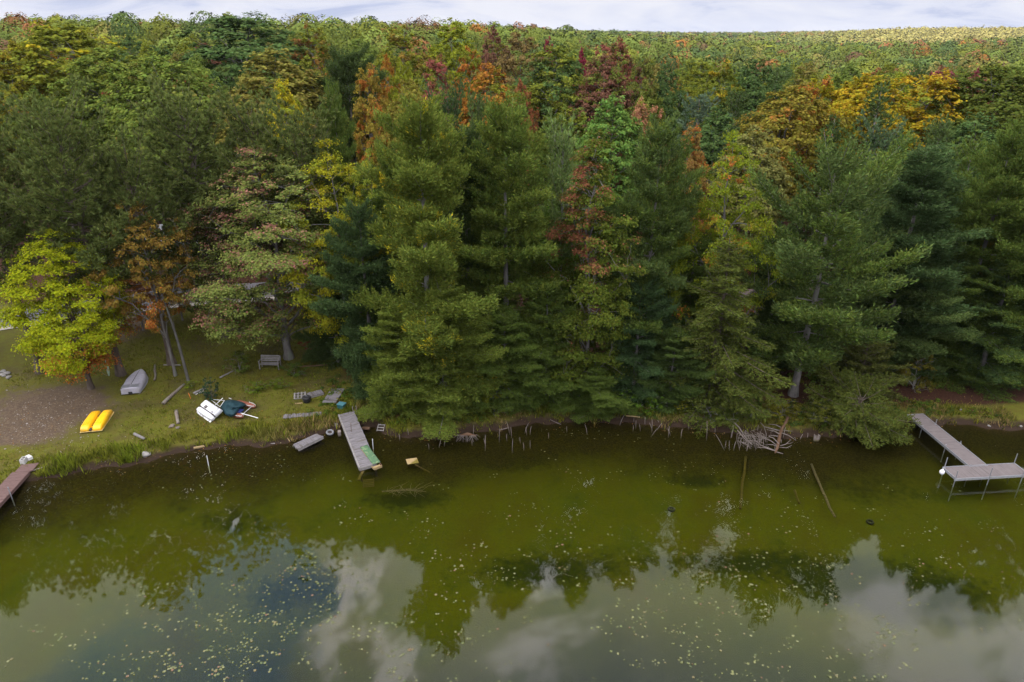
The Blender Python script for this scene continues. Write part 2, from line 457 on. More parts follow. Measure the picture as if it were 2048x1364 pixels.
class Wood:
    """trunk and limbs in one mesh"""
    def __init__(s): s.V, s.F, s.n = [], [], 0
    def tube(s, pts, rad, sides=5):
        V, F = tube(pts, rad, sides)
        s.V.append(V); s.F.extend([tuple(i + s.n for i in f) for f in F]); s.n += len(V)
    def mesh(s, name, mat):
        me = bpy.data.meshes.new(name)
        me.from_pydata(np.concatenate(s.V).tolist(), [], s.F)
        me.materials.append(mat)
        me.polygons.foreach_set('use_smooth', [True] * len(me.polygons))
        me.update()
        return me
class Leaves:
    def __init__(s): s.q, s.p, s.v = [], [], []
    def add(s, q, patch, vary):
        s.q.append(q); s.p.append(np.broadcast_to(patch, (len(q),))); s.v.append(vary)
    def mesh(s, name, mat):
        return quad_mesh(name, np.concatenate(s.q), mat, {'patch': np.concatenate(s.p), 'vary': np.concatenate(s.v)})

def trunk_path(g, H, lean=0.25, n=9):
    t = np.linspace(0, 1, n)
    ax, ay = g.normal(0, lean, 2)
    px = ax * np.sin(t * 3.0 + g.uniform(0, 3)) * t + g.normal(0, 0.05, n) * t
    py = ay * np.sin(t * 3.0 + g.uniform(0, 3)) * t + g.normal(0, 0.05, n) * t
    return np.stack([px, py, t * H], 1)
def along(P, z):
    return np.array([np.interp(z, P[:, 2], P[:, 0]), np.interp(z, P[:, 2], P[:, 1]), z])

def tufts(LV, g, C, D, n_bl, ln, wd, patch, spread=1.0, up=0.35, flat=0.0, thick=0.0):
    """needle tufts: blades fanning out from every twig point C about the twig's direction D"""
    n = len(C)
    c = np.repeat(C, n_bl, 0); d = np.repeat(D, n_bl, 0)
    r = g.normal(0, 1, (n * n_bl, 3))
    r[:, 2] *= (1 - flat)
    d = nrm(d * 0.9 + r * 0.62 * spread + np.array([0, 0, up]))
    s = nrm(np.cross(d, g.normal(0, 1, d.shape)))
    L_ = ln * g.uniform(0.65, 1.2, (len(c), 1))
    c = c + g.normal(0, 1, c.shape) * np.array([0.05, 0.05, 0.05 + thick])
    LV.add(kites(c, d * L_, s * wd * g.uniform(0.7, 1.2, (len(c), 1)), 0.4), np.repeat(patch, n_bl) + g.normal(0, 0.06, len(c)), g.uniform(0, 1, len(c)))

def make_pine(name, seed, H=20.0, base=0.06, rmax=4.2, shape=0.75, tip=0.35, whorl=0.62, per=5, el0=-8, el1=52, inner=0.30, twig=0.24, tuft=0.15, n_bl=6, ln=0.20, wd=0.028,
              droop=0.10, lift=0.12, flat=0.35, up=0.35, bark='bark_grey', sprays=1.0, gap=0.10, tr=0.27, dead=0, lob=0.25, sd=5, thick=0.0, dome=1.7):
    g = np.random.default_rng(seed)
    W, LV = Wood(), Leaves()
    P = trunk_path(g, H, 0.2)
    P[:, :2] *= 0.7
    W.tube(P, np.linspace(tr, 0.03, len(P)) ** 1.0, 8)
    W.tube(np.array([[0, 0, -0.5], [0, 0, 0.25], [P[1, 0] * .2, P[1, 1] * .2, 1.0]]), [tr * 1.7, tr * 1.35, tr * 0.95], 8)
    C, D, PT = [], [], []
    z = base * H
    ph0 = g.uniform(0, 6.28)
    while z < H - 0.25:
        t = (z - base * H) / (H - base * H)
        nb = per + g.integers(-1, 2)
        ph = g.uniform(0, 6.28)
        for k in range(nb):
            az = ph + k * 6.283 / nb + g.normal(0, 0.25)
            lobe = 1 + lob * math.sin(az * 2 + ph0 + t * 5) + 0.5 * lob * math.sin(az * 3 - t * 9)
            Lb = rmax * (min(1.0, 0.78 + 0.6 * t) * max(1 - t ** dome, 0) ** shape + tip * 0.22) * g.uniform(0.66, 1.10) * lobe
            if g.uniform() < gap: Lb *= 0.45
            Lb = max(Lb, 0.35)
            el = R(el0 + (el1 - el0) * t ** 1.25 + g.normal(0, 6))
            h = np.array([math.cos(az), math.sin(az), 0.0]); u = np.array([0, 0, 1.0])
            m = 7
            s = np.linspace(0, 1, m)
            zz_ = np.tan(el) * Lb * s * 0.9 - droop * Lb * np.sin(s * np.pi * 0.75) + lift * Lb * s ** 3
            side = np.array([-h[1], h[0], 0])
            bp = along(P, z + g.uniform(-.2, .2))[None] + h[None] * (Lb * s)[:, None] + u[None] * zz_[:, None] + side[None] * (g.normal(0, .12) * Lb * s ** 2)[:, None]
            W.tube(bp[::2], np.linspace(max(0.018, 0.013 * Lb), 0.008, len(bp[::2])), 4 if sd > 4 else 3)
            if z < H * base + dead: continue
            # flat spray of twigs on both sides of the branch
            st = np.arange(inner + g.uniform(0, .05), 1.0, twig / max(Lb, .3))
            for q in np.concatenate([st, [1.0]]):
                pos = np.array([np.interp(q, s, bp[:, j]) for j in range(3)])
                i0 = min(int(q * (m - 1)), m - 2)
                tg = nrm(bp[i0 + 1] - bp[i0])
                sides = (-1, 1) if q < 0.999 else (0,)
                for sg in sides:
                    lt = sprays * (0.34 * Lb * (1 - q) ** 0.8 + 0.22 + 0.14 * Lb * min(q, .6)) * g.uniform(0.55, 1.2) if sg else 0.3
                    lt = min(lt, 1.7)
                    dv = nrm(tg * g.uniform(0.5, 0.9) + side * sg * g.uniform(0.7, 1.0) + u * g.normal(0.05, 0.18))
                    kk = max(1, int(lt / tuft))
                    a = (np.arange(kk) + g.uniform(0.4, 1.0, kk)) * tuft
                    dz = lift * 0.6 * a ** 2 - 0.10 * a * droop * 6
                    C.append(pos[None] + dv[None] * a[:, None] + u[None] * dz[:, None]); D.append(np.repeat(dv[None], kk, 0))
                    PT.append(np.full(kk, np.clip(0.5 + g.normal(0, .18) + 0.15 * math.sin(az * 2 + z), 0, 1)))
        z += whorl * (1.0 if t < .8 else .75) * g.uniform(0.75, 1.25)
    cc = np.concatenate(C); H = float(cc[:, 2].max()) + .15; rmax = float(np.percentile(np.hypot(cc[:, 0], cc[:, 1]), 97))
    tufts(LV, g, np.concatenate(C), np.concatenate(D), n_bl, ln, wd, np.concatenate(PT), flat=flat, up=up, thick=thick)
    return dict(trunk=W.mesh(name + '_trunk', M[bark]), crown=LV.mesh(name + '_crown', M['needle']), H=H, r=rmax)

def make_broadleaf(name, seed, H=14.0, base=0.2, rx=4.0, n_cl=110, cl_r=(0.7, 1.25), per=250, leaf=0.15, flat=0.5, bark='bark_grey', tr=0.2, patch_fn=None, shell=0.55,
                   egg=0.8, lob=0.28, forks=4, lean=(0, 0), sides=5, droopy=0.0, fill=1.0, twigs=True):
    """broad crown of leaf sprays: clumps set through an uneven envelope, limbs reaching into them"""
    g = np.random.default_rng(seed)
    W, LV = Wood(), Leaves()
    z0, cz = base * H, 0
    hc = H - z0
    P = trunk_path(g, z0 + 0.6 * hc, 0.3)
    P[:, 0] += lean[0] * (P[:, 2] / H) ** 1.2; P[:, 1] += lean[1] * (P[:, 2] / H) ** 1.2
    W.tube(P, np.linspace(tr, tr * 0.3, len(P)), 8 if sides > 4 else 5)
    W.tube(np.array([[0, 0, -0.5], [0, 0, 0.2], [0.02, 0, 0.7]]), [tr * 1.6, tr * 1.3, tr * 1.0], 8 if sides > 4 else 5)
    # envelope: egg turned upright, lobes around and up it
    k = g.uniform(0, 6.28, 6)
    cl = []
    tries = 0
    while len(cl) < n_cl and tries < 20000:
        tries += 1
        t = g.uniform(0.0, 1.0)
        az = g.uniform(0, 6.283)
        pr = (np.sin(np.pi * t ** egg) ** 0.55) if 0 < t < 1 else 0
        pr = max(pr, 0.05)
        lobe = 1 + lob * math.sin(2 * az + k[0] + 4 * t) + lob * .8 * math.sin(3 * az + k[1] - 6 * t) + lob * .5 * math.sin(5 * az + k[2] + 9 * t)
        rr = rx * pr * lobe * (g.uniform(shell, 1.0) ** 0.6)
        zc = z0 + hc * t * (1 + 0.05 * math.sin(3 * az + k[3]))
        p = np.array([rr * math.cos(az), rr * math.sin(az), zc])
        p[0] += lean[0] * (zc / H) ** 1.2; p[1] += lean[1] * (zc / H) ** 1.2
        rad = g.uniform(*cl_r) * (1 if t < .8 else .8)
        if g.uniform() > 0.30 + 0.9 * rr / rx and t < .85: continue
        if any((abs(p - q) / np.array([1, 1, .7])).max() < 0.42 * (rad + r2) for q, r2, *_ in cl): continue
        cl.append((p, rad, t, az))
    # limbs: a few main ones curving up and out, the rest of the clumps hang on the nearest of them
    cen = np.array([c_[0] for c_ in cl])
    nl = max(4, n_cl // 9)
    pick = [int(np.argmax(cen[:, 2]))]
    while len(pick) < min(nl, len(cl)):
        dmin = np.min([np.linalg.norm((cen - cen[i]) * np.array([1, 1, .7]), axis=1) for i in pick], 0)
        pick.append(int(np.argmax(dmin)))
    nodes_, thick = [], []
    def limb(b, p, r0, r1, sag, n=7, sd_=4):
        q = np.linspace(0, 1, n)[:, None]
        ln_ = np.linalg.norm(p - b)
        path = b * (1 - q) + p * q + np.array([0, 0, 1.0]) * sag * ln_ * np.sin(q * np.pi) * (1 - .4 * q) + g.normal(0, 0.022 * ln_, (n, 3)) * np.sin(q * np.pi)
        W.tube(path, np.linspace(r0, r1, n), sd_)
        return path
    for z in P[2:]: nodes_.append(z); thick.append(tr * .4)
    for i in pick:
        p = cen[i]; hd = np.hypot(p[0] - np.interp(p[2], P[:, 2], P[:, 0]), p[1] - np.interp(p[2], P[:, 2], P[:, 1]))
        zb = float(np.clip(p[2] - 0.75 * hd - 0.8, z0 * 0.75, P[-1, 2] * .98))
        b = along(P, zb); r0 = min(tr * .5, 0.012 * np.linalg.norm(p - b) + 0.025)
        path = limb(b, p, r0, 0.012, 0.08 * (1 if p[2] > b[2] else .3), 8, sides if sides < 5 else 5)
        for k_, z in enumerate(path[2:]): nodes_.append(z); thick.append(r0 * (1 - (k_ + 2) / 8))
    nodes_ = np.array(nodes_)
    for i, (p, rad, t, az) in enumerate(cl):
        if i not in pick:
            dd = np.linalg.norm(nodes_ - p, axis=1) + 2.0 * np.maximum(nodes_[:, 2] - p[2] + .2, 0)
            j = int(np.argmin(dd))
            limb(nodes_[j], p, max(0.014, min(thick[j] * .8, 0.035)), 0.008, 0.06, 5, 3 if sides < 5 else 4)
        if twigs:
            for _ in range(3):
                e = p + g.normal(0, 1, 3) * np.array([1, 1, .5]) * rad * .7
                W.tube(np.array([p - np.array([0, 0, .1]), p * .5 + e * .5 + g.normal(0, .06, 3), e]), [0.010, .008, .005], 3)
    H = float((cen[:, 2] + np.array([c_[1] for c_ in cl]) * flat * .8).max())
    rx = float(np.percentile(np.hypot(cen[:, 0] - lean[0] * .5, cen[:, 1] - lean[1] * .5), 93) + 0.5 * np.mean(cl_r))
    # leaves: each clump is a flattened dome of sprays with a ragged rim
    for p, rad, t, az in cl:
        n = int(per * fill * (rad / (0.5 * (cl_r[0] + cl_r[1]))) ** 2 * g.uniform(.75, 1.2))
        ns = max(3, int(n / 22))
        sdir = nrm(g.normal(0, 1, (ns, 3)) + np.array([0, 0, 0.55]))
        sdir[:, 2] = np.where(sdir[:, 2] < -0.35, -sdir[:, 2] * .4, sdir[:, 2])
        sc = p + sdir * np.array([1, 1, flat]) * rad * g.uniform(0.55, 1.12, (ns, 1))
        idx = g.integers(0, ns, n)
        c = sc[idx] + g.normal(0, 1, (n, 3)) * np.array([1, 1, 0.55]) * rad * 0.20
        axis = np.array([np.interp(p[2], P[:, 2], P[:, 0]), np.interp(p[2], P[:, 2], P[:, 1]), z0 + .40 * hc]); ow = (p - axis) / np.array([rx, rx, .6 * hc])
        nr = nrm(0.6 * sdir[idx] + g.normal(0, 0.34, (n, 3)) + np.array([0, 0, 0.45]) + 0.75 * ow)
        d = nrm(np.cross(nr, g.normal(0, 1, (n, 3)))); d = nrm(d + np.array([0, 0, -0.25 - droopy]))
        s = nrm(np.cross(d, nr))
        l = leaf * g.uniform(0.65, 1.3, (n, 1))
        if patch_fn: pt = patch_fn(c, p, t, az, g)
        else: pt = np.full(n, g.uniform(0, 1)) * 0.65 + g.uniform(0, 1, ns)[idx] * 0.35
        LV.add(kites(c - d * l * .5, d * l, s * l * 0.46), np.clip(pt, 0, 1), g.uniform(0, 1, n))
    return dict(trunk=W.mesh(name + '_trunk', M[bark]), crown=LV.mesh(name + '_crown', M['leaf']), H=H, r=rx)

def srgb(r, g_, b):
    f = lambda c: (c / 255 / 12.92) if c / 255 <= 0.04045 else ((c / 255 + 0.055) / 1.055) ** 2.4
    return (f(r), f(g_), f(b))
def plant(kind, proto, x, y, h, w, col, accent=None, amt=0.0, label=None, cat='tree', group=None, rz=None, bark=None, tilt=(0, 0), z=None):
    """one tree of its own: an Empty at the foot that carries trunk and crown"""
    zg = hz(x, y) if z is None else z
    root = empty(kind, (x, y, zg), rng.uniform(0, 6.28) if rz is None else rz, label, cat, group)
    root.rotation_euler[0], root.rotation_euler[1] = tilt
    sz = h / proto['H']; sx = w / proto['r']
    root.scale = (sx, sx, sz)
    t = link('trunk', proto['trunk'], root)
    c = link('crown', proto['crown'], root)
    c.color = (*col, 1.0)
    if accent is not None:
        c['accent'] = [float(a) for a in accent]; c['accent_amount'] = float(amt)
    return root
def place(tx, ty, Y):
    """foot and height of an upright tree whose tip shows at (tx, ty) and that stands Y metres out"""
    x, zt = at_y(tx, ty, Y)
    return x, Y, zt - hz(x, Y)
def rad_at(tx, ty, Y, wpx):
    x, zt = at_y(tx, ty, Y)
    dep = Y * CP + (CAM_H - zt + 5) * SP
    return wpx * dep / FPX / 2
# ------------------------------------------------------------------ tree shapes
hp = dict(twig=0.135, tuft=0.125, n_bl=7, ln=0.24, wd=0.036, inner=0.15, whorl=1.05, thick=0.10, up=0.6, flat=0.2, sprays=1.55, droop=0.06, lift=0.05, el0=-10, lob=.34, gap=.16)
PINE = [make_pine('white_pine_a', 11, H=20, base=0.04, rmax=3.7, shape=0.7, dome=4.2, **hp),
        make_pine('white_pine_b', 12, H=20, base=0.08, rmax=3.6, shape=0.75, dome=3.2, **hp),
        make_pine('white_pine_c', 13, H=19, base=0.20, rmax=4.9, shape=0.6, dome=3.6, el1=58, tip=0.6, **dict(hp, gap=.2, ln=.30, wd=.046, twig=.21, tuft=.17, thick=.14, lift=.2, whorl=1.25, sprays=1.15)),
        make_pine('white_pine_d', 14, H=18, base=0.03, rmax=3.9, shape=0.85, dome=2.4, tip=0.5, **hp)]
mp = dict(twig=0.42, tuft=0.32, n_bl=6, ln=0.45, wd=0.08, sd=4, whorl=0.8, inner=.2)
PINE_MID = [make_pine('pine_mid_a', 21, H=19, base=0.15, rmax=3.4, dome=3, **mp), make_pine('pine_mid_b', 22, H=19, base=0.2, rmax=3.6, shape=0.6, dome=3.5, tip=.6, lob=.35, **mp),
            make_pine('spruce_mid', 23, H=18, base=0.08, rmax=2.8, shape=0.95, tip=0.2, **mp)]
rp = dict(base=0.36, dome=3.2, tr=0.30, bark='bark_brown', tip=0.6, inner=0.36, el0=0, el1=58, lift=0.32, droop=0.05, flat=0.0, up=0.55, whorl=0.66, per=6, twig=0.52, tuft=0.36, n_bl=22, ln=0.38, wd=0.045, dead=1.0)
RED = [make_pine('red_pine_a', 31, H=19, rmax=3.3, shape=0.5, **rp), make_pine('red_pine_b', 32, H=19, rmax=3.5, shape=0.45, **dict(rp, gap=.2, base=.40))]
HEM = make_pine('hemlock', 41, H=13, base=0.03, rmax=3.4, shape=0.9, tip=0.35, el0=-14, el1=35, lift=-0.10, droop=0.14, flat=0.75, up=-0.25, whorl=0.42, per=6, twig=0.20, tuft=0.13, n_bl=6, ln=0.22, wd=0.030, bark='bark_brown', sprays=0.8, gap=0.2, lob=0.35, inner=.2)
SCRUB = make_pine('scrub_pine', 51, H=6, base=0.08, rmax=2.7, shape=0.5, tip=0.5, el0=-5, el1=55, lift=0.2, flat=0.2, whorl=0.45, per=6, twig=0.22, tuft=0.15, n_bl=7, ln=0.23, wd=0.032, gap=0.25, tr=0.12, bark='bark_brown', inner=.3)

def red_top(c, p, t, az, g):
    base = g.uniform(0, .5)
    f = 0.30 + 0.62 * (t > 0.5) * g.uniform(0.35, 1.0) + 0.25 * math.sin(az * 1.0 + 2.2)
    return np.full(len(c), 0.75 * f + 0.25 * base) + g.normal(0, .10, len(c)) + 0.25 * np.clip((c[:, 2] - p[2]) / 0.8, -1, 1)
def top_blush(c, p, t, az, g):
    f = g.uniform(0.1, .9)
    return np.full(len(c), f * .55 + 0.2) + 0.30 * np.clip((c[:, 2] - p[2]) / 0.5, -1, 1) + g.normal(0, .16, len(c))
def low_orange(c, p, t, az, g):
    return np.full(len(c), (0.85 - t * 1.6) * g.uniform(.3, 1.5)) + g.normal(0, .12, len(c))
MAP_Y = make_broadleaf('yellow_maple', 61, H=12, base=0.16, rx=3.7, n_cl=125, cl_r=(0.7, 1.2), per=500, leaf=0.13, flat=0.42, patch_fn=low_orange, tr=0.2, egg=0.75, bark='bark_brown', lob=.2)
MAP_P = make_broadleaf('blushing_maple', 62, H=16.5, base=0.15, rx=4.6, n_cl=210, cl_r=(0.65, 1.15), per=440, leaf=0.125, flat=0.62, patch_fn=top_blush, tr=0.26, lob=.3, egg=.72, shell=.4, fill=1.0)
MAP_R = make_broadleaf('turning_maple', 63, H=16, base=0.10, rx=2.9, n_cl=190, cl_r=(0.55, 1.05), per=400, leaf=0.13, flat=0.5, patch_fn=red_top, tr=0.18, lob=.3, egg=.66, shell=.35)
MAP_O = make_broadleaf('thin_maple', 64, H=11, base=0.30, rx=2.9, n_cl=70, cl_r=(0.6, 1.0), per=230, leaf=0.15, flat=0.4, patch_fn=low_orange, tr=0.14, lob=.45)
MAP_G = make_broadleaf('green_maple', 65, H=15, base=0.12, rx=3.8, n_cl=110, cl_r=(0.7, 1.2), per=380, leaf=0.14, flat=0.5, lob=.25)
BUSH = [make_broadleaf('bush_a', 71, H=2.2, base=0.05, rx=1.3, n_cl=24, cl_r=(0.3, 0.55), per=110, leaf=0.13, flat=0.6, tr=0.04, lob=.3, forks=2),
        make_broadleaf('bush_b', 72, H=2.0, base=0.05, rx=1.2, n_cl=30, cl_r=(0.25, 0.45), per=120, leaf=0.09, flat=0.7, tr=0.04, lob=.35, forks=2)]
bm = dict(sides=3, twigs=False)
MID = [make_broadleaf('mid_%s' % n, 80 + i, H=16, base=0.25, rx=4.0, n_cl=a, cl_r=b, per=c, leaf=0.23, flat=0.75, lob=l, egg=e, tr=.2, **bm)
       for i, (n, a, b, c, l, e) in enumerate([('round', 150, (0.75, 1.2), 270, .12, 1.0), ('lobed', 140, (0.75, 1.3), 270, .24, 1.05), ('tall', 140, (0.65, 1.1), 250, .2, .9), ('broad', 140, (0.8, 1.35), 280, .2, 1.2), ('ragged', 125, (0.65, 1.1), 250, .32, .95)])]

# ------------------------------------------------------------------ colours (the leaf's own reflectance)
G = dict(green=(0.127, 0.171, 0.033), mid=(0.141, 0.186, 0.033), deep=(0.071, 0.115, 0.033), olive=(0.128, 0.157, 0.027), tan=(0.188, 0.160, 0.041), yolive=(0.171, 0.188, 0.023),
         ygreen=(0.226, 0.251, 0.023), yellow=(0.352, 0.297, 0.018), gold=(0.360, 0.250, 0.018), orange=(0.352, 0.132, 0.029), rust=(0.253, 0.097, 0.042), salmon=(0.330, 0.165, 0.083),
         red=(0.209, 0.055, 0.044), crimson=(0.203, 0.029, 0.045), brownred=(0.161, 0.078, 0.048), pine=(0.088, 0.126, 0.024), bluepine=(0.060, 0.096, 0.032), dkpine=(0.058, 0.086, 0.025),
         redpine=(0.105, 0.130, 0.034), litepine=(0.122, 0.156, 0.026), greypine=(0.084, 0.120, 0.034), hemlock=(0.080, 0.098, 0.020), pink=(0.270, 0.125, 0.090))
def tree(kind, proto, tx, ty, Y, wpx, col, label, acc=None, amt=0.0, group=None, rz=None, cat='tree', dx=0.0, tilt=(0, 0)):
    x, y, h = place(tx, ty, Y)
    HEROES.append((x, y, wpx * (Y * CP + 8) / FPX / 2, label, tx, ty, wpx))
    return plant(kind, proto, x + dx, y, h, rad_at(tx, ty, Y, wpx), G[col] if isinstance(col, str) else col, G[acc] if isinstance(acc, str) else acc, amt, label, cat, group, rz, tilt=tilt)
HEROES = []
BLOCKED = [(22.0, 51.5, 6.5), (-5.6, 58.0, 6.0), (-36.5, 71.0, 7.0)]
# the front row along the bank
tree('maple_tree', MAP_Y, 92, 462, 43.2, 232, 'ygreen2' if 'ygreen2' in G else (0.255, 0.285, 0.012), 'bright yellow-green maple on the left lawn with orange leaves low in its crown', 'orange', 0.34, rz=2.0)
tree('maple_tree', MAP_O, 272, 405, 45.4, 200, (0.20, 0.130, 0.026), 'thin olive-orange maple with a bare leaning trunk, left of the pink-blushing maple', 'orange', 0.45, rz=0.6)
# the bare birch that leans between them
M['bark_birch'] = mat_rough('birch_bark', (0.045, 0.042, 0.036), (0.11, 0.10, 0.09), 4, 0.85, 0.5, stretch=(1, 1, 0.3), c3=(0.13, 0.14, 0.10))
BP = [on_ground(377, 763), ]
_b = np.array(BP[0]); _t = np.array(at_y(322, 585, _b[1] + .3)); _t = np.array([_t[0], _b[1] + .3, _t[1]])
_r = empty('birch_tree', tuple(_b), 0, 'slender grey birch trunk leaning left, bare but for a few twigs', 'tree')
_q = np.linspace(0, 1, 8)[:, None]; _pp = (_t - _b)[None] * _q + np.array([.12, 0, 0]) * np.sin(_q * 3.1)
_w = Wood(); _w.tube(np.concatenate([[[0, 0, -.4]], _pp, [_pp[-1] * 1.03]]), np.linspace(.13, .045, 10), 9)
link('trunk', _w.mesh('birch_trunk', M['bark_birch']), _r)
_w = Wood()
for _k in range(9):
    _a = _pp[4 + _k % 4]; _d = np.array([rng.normal(0, .7), rng.normal(0, .6), rng.uniform(.3, .9)])
    _w.tube(np.array([_a, _a + _d * .5, _a + _d * 1.1 + np.array([0, 0, .2])]), [.025, .018, .008], 4)
link('limbs', _w.mesh('birch_limbs', M['bark_birch']), _r)
tree('maple_tree', MAP_P, 515, 296, 48.4, 385, (0.150, 0.180, 0.042), 'big green maple blushing pink behind the garden bench', 'pink', 0.19, rz=0.3)
tree('pine_tree', PINE[0], 832, 185, 41.0, 315, 'litepine', 'tallest yellow-green white pine by the weathered dock, its boughs reaching down to the bank', 'yellow', 0.10, rz=1.1)
tree('pine_tree', PINE[3], 715, 395, 43.6, 215, 'bluepine', 'dark blue-green pine left of the tallest white pine, behind the teal box', rz=0.2)
tree('pine_tree', PINE[1], 1012, 188, 43.4, 260, 'pine', 'green white pine with stepped plates between the tallest white pine and the red-topped maple', 'litepine', .55, rz=2.2)
tree('maple_tree', MAP_R, 1190, 264, 42.2, 225, (0.085, 0.110, 0.016), 'slim maple turning red at the top and orange lower down among the shore pines', (0.22, 0.085, 0.045), 0.24, rz=4.1)
tree('pine_tree', PINE[3], 1325, 222, 44.8, 250, 'greypine', 'dark grey-green pine right behind the red-topped maple', 'pine', .5, rz=3.3)
tree('maple_tree', MAP_G, 1472, 262, 45.0, 205, (0.165, 0.205, 0.016), 'yellow-green maple with small orange patches behind the drooping hemlock', 'orange', 0.16, rz=1.0)
tree('hemlock_tree', HEM, 1462, 470, 41.0, 245, 'hemlock', 'olive hemlock with drooping sprays above the driftwood pile', rz=1.7)
tree('pine_tree', PINE[2], 1690, 252, 42.6, 385, 'greypine', 'broad grey-green pine with a thick bare lower trunk and a blue swing', 'pine', .5, rz=0.9)
tree('pine_tree', PINE[1], 1862, 285, 47.0, 280, 'bluepine', 'bluish pine close behind the broad grey-green pine with the swing', rz=5.0)
tree('pine_tree', PINE[0], 2030, 520, 44.5, 230, 'pine', 'low dark pine overhanging the needle-covered bank at the right edge', 'bluepine', .5, rz=2.7)
tree('pine_tree', PINE[2], 2010, 380, 49.0, 150, (0.17, 0.13, 0.016), 'sparse yellowing pine with bare twigs at the right edge', rz=4.4)
tree('pine_tree', PINE[3], 2045, 235, 46.5, 260, 'pine', 'tall green pine behind the sparse yellowing pine at the right edge', rz=1.4)
tree('pine_tree', SCRUB, 1708, 748, 39.5, 185, (0.062, 0.076, 0.015), 'bushy olive scrub pine leaning over the water by the pale T-shaped dock', rz=0.0, dx=.5, tilt=(R(26), R(-6)))
tree('pine_tree', SCRUB, 1745, 655, 43.0, 165, (0.090, 0.100, 0.024), 'scraggly olive pine standing behind the bushy scrub pine', rz=3.0)

# trees that close the gaps of the front row
GAP = [('pine_tree', PINE[3], 770, 280, 46.5, 210, 'pine', 'dark green pine wedged behind the tallest white pine and the blue-green pine'),
       ('pine_tree', PINE[1], 925, 235, 45.5, 200, 'dkpine', 'dark pine filling the gap between the tallest and the stepped white pine'),
       ('pine_tree', PINE[3], 1095, 560, 41.8, 165, 'pine', 'low dark pine at the foot of the red-topped maple, on its left'),
       ('pine_tree', PINE[0], 1285, 560, 41.8, 165, (0.050, 0.085, 0.030), 'low bluish green pine at the foot of the red-topped maple, on its right'),
       ('pine_tree', PINE[1], 1395, 470, 46.5, 170, 'pine', 'dark pine between the drooping hemlock and the dark grey-green pine'),
       ('pine_tree', PINE[3], 1575, 440, 47.0, 150, 'dkpine', 'dark pine between the drooping hemlock and the broad grey-green pine'),
       ('pine_tree', PINE[0], 1820, 470, 45.5, 230, 'greypine', 'mid-height pine right of the broad grey-green pine, above the olive shrub'),
       ('pine_tree', PINE[0], 1930, 500, 46.5, 210, 'pine', 'dense pine left of the low dark pine at the right edge'),
       ('pine_tree', PINE[3], 655, 520, 48.0, 150, 'dkpine', 'low dark pine right of the pink-blushing maple trunk'),
       ('pine_tree', PINE[1], 1010, 620, 41.0, 165, 'pine', 'low green pine in front of the stepped white pine'),
       ('pine_tree', PINE[1], 880, 560, 40.1, 215, 'litepine', 'low light green pine bough mass at the bank under the tallest white pine')]
GAP += [('pine_tree', PINE[1], 790, 610, 40.6, 175, 'litepine', 'low pine bough mass at the bank just right of the wooden dock'),
        ('pine_tree', PINE[3], 1195, 735, 40.6, 130, 'pine', 'low green pine at the bank in front of the red-topped maple'),
        ('pine_tree', PINE[0], 1352, 660, 41.0, 130, (0.070, 0.105, 0.026), 'low green pine at the bank left of the drooping hemlock')]
for kind, proto, tx, ty, Yd, w, col, lab in GAP:
    tree(kind, proto, tx, ty, Yd, w, col, lab)
# shrubs along the bank and on the lawn
def shrub(px, py, wpx, hm, col, label, proto=0, acc=None, amt=0, kind='shrub', group=None):
    x, y, z = on_ground(px, py)
    dep = y * CP + (CAM_H - z) * SP
    return plant(kind, BUSH[proto], x, y, hm, wpx * dep / FPX / 2, col, G[acc] if acc else None, amt, label, 'shrub', group)
BG = (0.085, 0.150, 0.018)
for a in ((1195, 806, 70, 1.7, BG, 'fresh green bush below the red-topped maple, leftmost of a row'), (1245, 818, 75, 1.6, BG, 'fresh green bush in the middle of the row above the pale broken log'), (1300, 822, 80, 1.7, BG, 'fresh green bush right in the row above the pale broken log'),
          (1362, 820, 50, 1.3, (0.17, 0.17, 0.018), 'small yellowish bush at the right end of the green bushes', 1), (1130, 800, 80, 1.6, (0.07, 0.12, 0.018), 'dark green bush left of the row of fresh green bushes'),
          (1000, 822, 85, 2.1, (0.14, 0.155, 0.016), 'round yellow-olive bush under the stepped white pine', 1), (965, 775, 80, 3.2, (0.12, 0.135, 0.018), 'tall loose olive sapling behind the round yellow-olive bush', 1),
          (1560, 832, 90, 1.3, (0.13, 0.125, 0.016), 'low olive bush on the bank behind the fallen dead tree', 1), (1420, 838, 110, 1.1, (0.075, 0.095, 0.018), 'low ferny bush under the drooping hemlock', 1), (1500, 835, 80, 1.0, (0.09, 0.115, 0.018), 'low green bush right under the drooping hemlock', 1),
          (1640, 838, 90, 1.4, (0.105, 0.115, 0.018), 'olive bush left of the scrub pine over the water', 1), (1825, 778, 95, 2.9, (0.125, 0.110, 0.018), 'big olive-yellow shrub above the T-shaped dock', 1), (1745, 760, 100, 2.0, (0.085, 0.10, 0.018), 'olive green shrub behind the scraggly pine', 1),
          (590, 752, 60, 1.1, (0.07, 0.11, 0.018), 'small green sapling patch right of the bench', 0), (480, 742, 70, 1.6, (0.10, 0.13, 0.022), 'leafy bush left of the bench under the pink-blushing maple', 0), (560, 775, 50, .7, (0.11, 0.15, 0.016), 'low bright green weed clump in front of the bench', 0),
          (620, 702, 36, 1.3, (0.22, 0.030, 0.035), 'small crimson sapling beside the pink-blushing maple trunk', 0), (515, 780, 60, .6, (0.10, 0.14, 0.016), 'low weed clump between the bench and the teal tarp', 0), (384, 775, 34, .6, (0.14, 0.18, 0.016), 'little lime green weed tuft at the foot of the leaning birch', 0)):
    px, py, w, hm, col, lab = a[:6]
    shrub(px, py, w, hm, col, lab, a[6] if len(a) > 6 else 0)
_x, _y, _z = on_ground(424, 798)
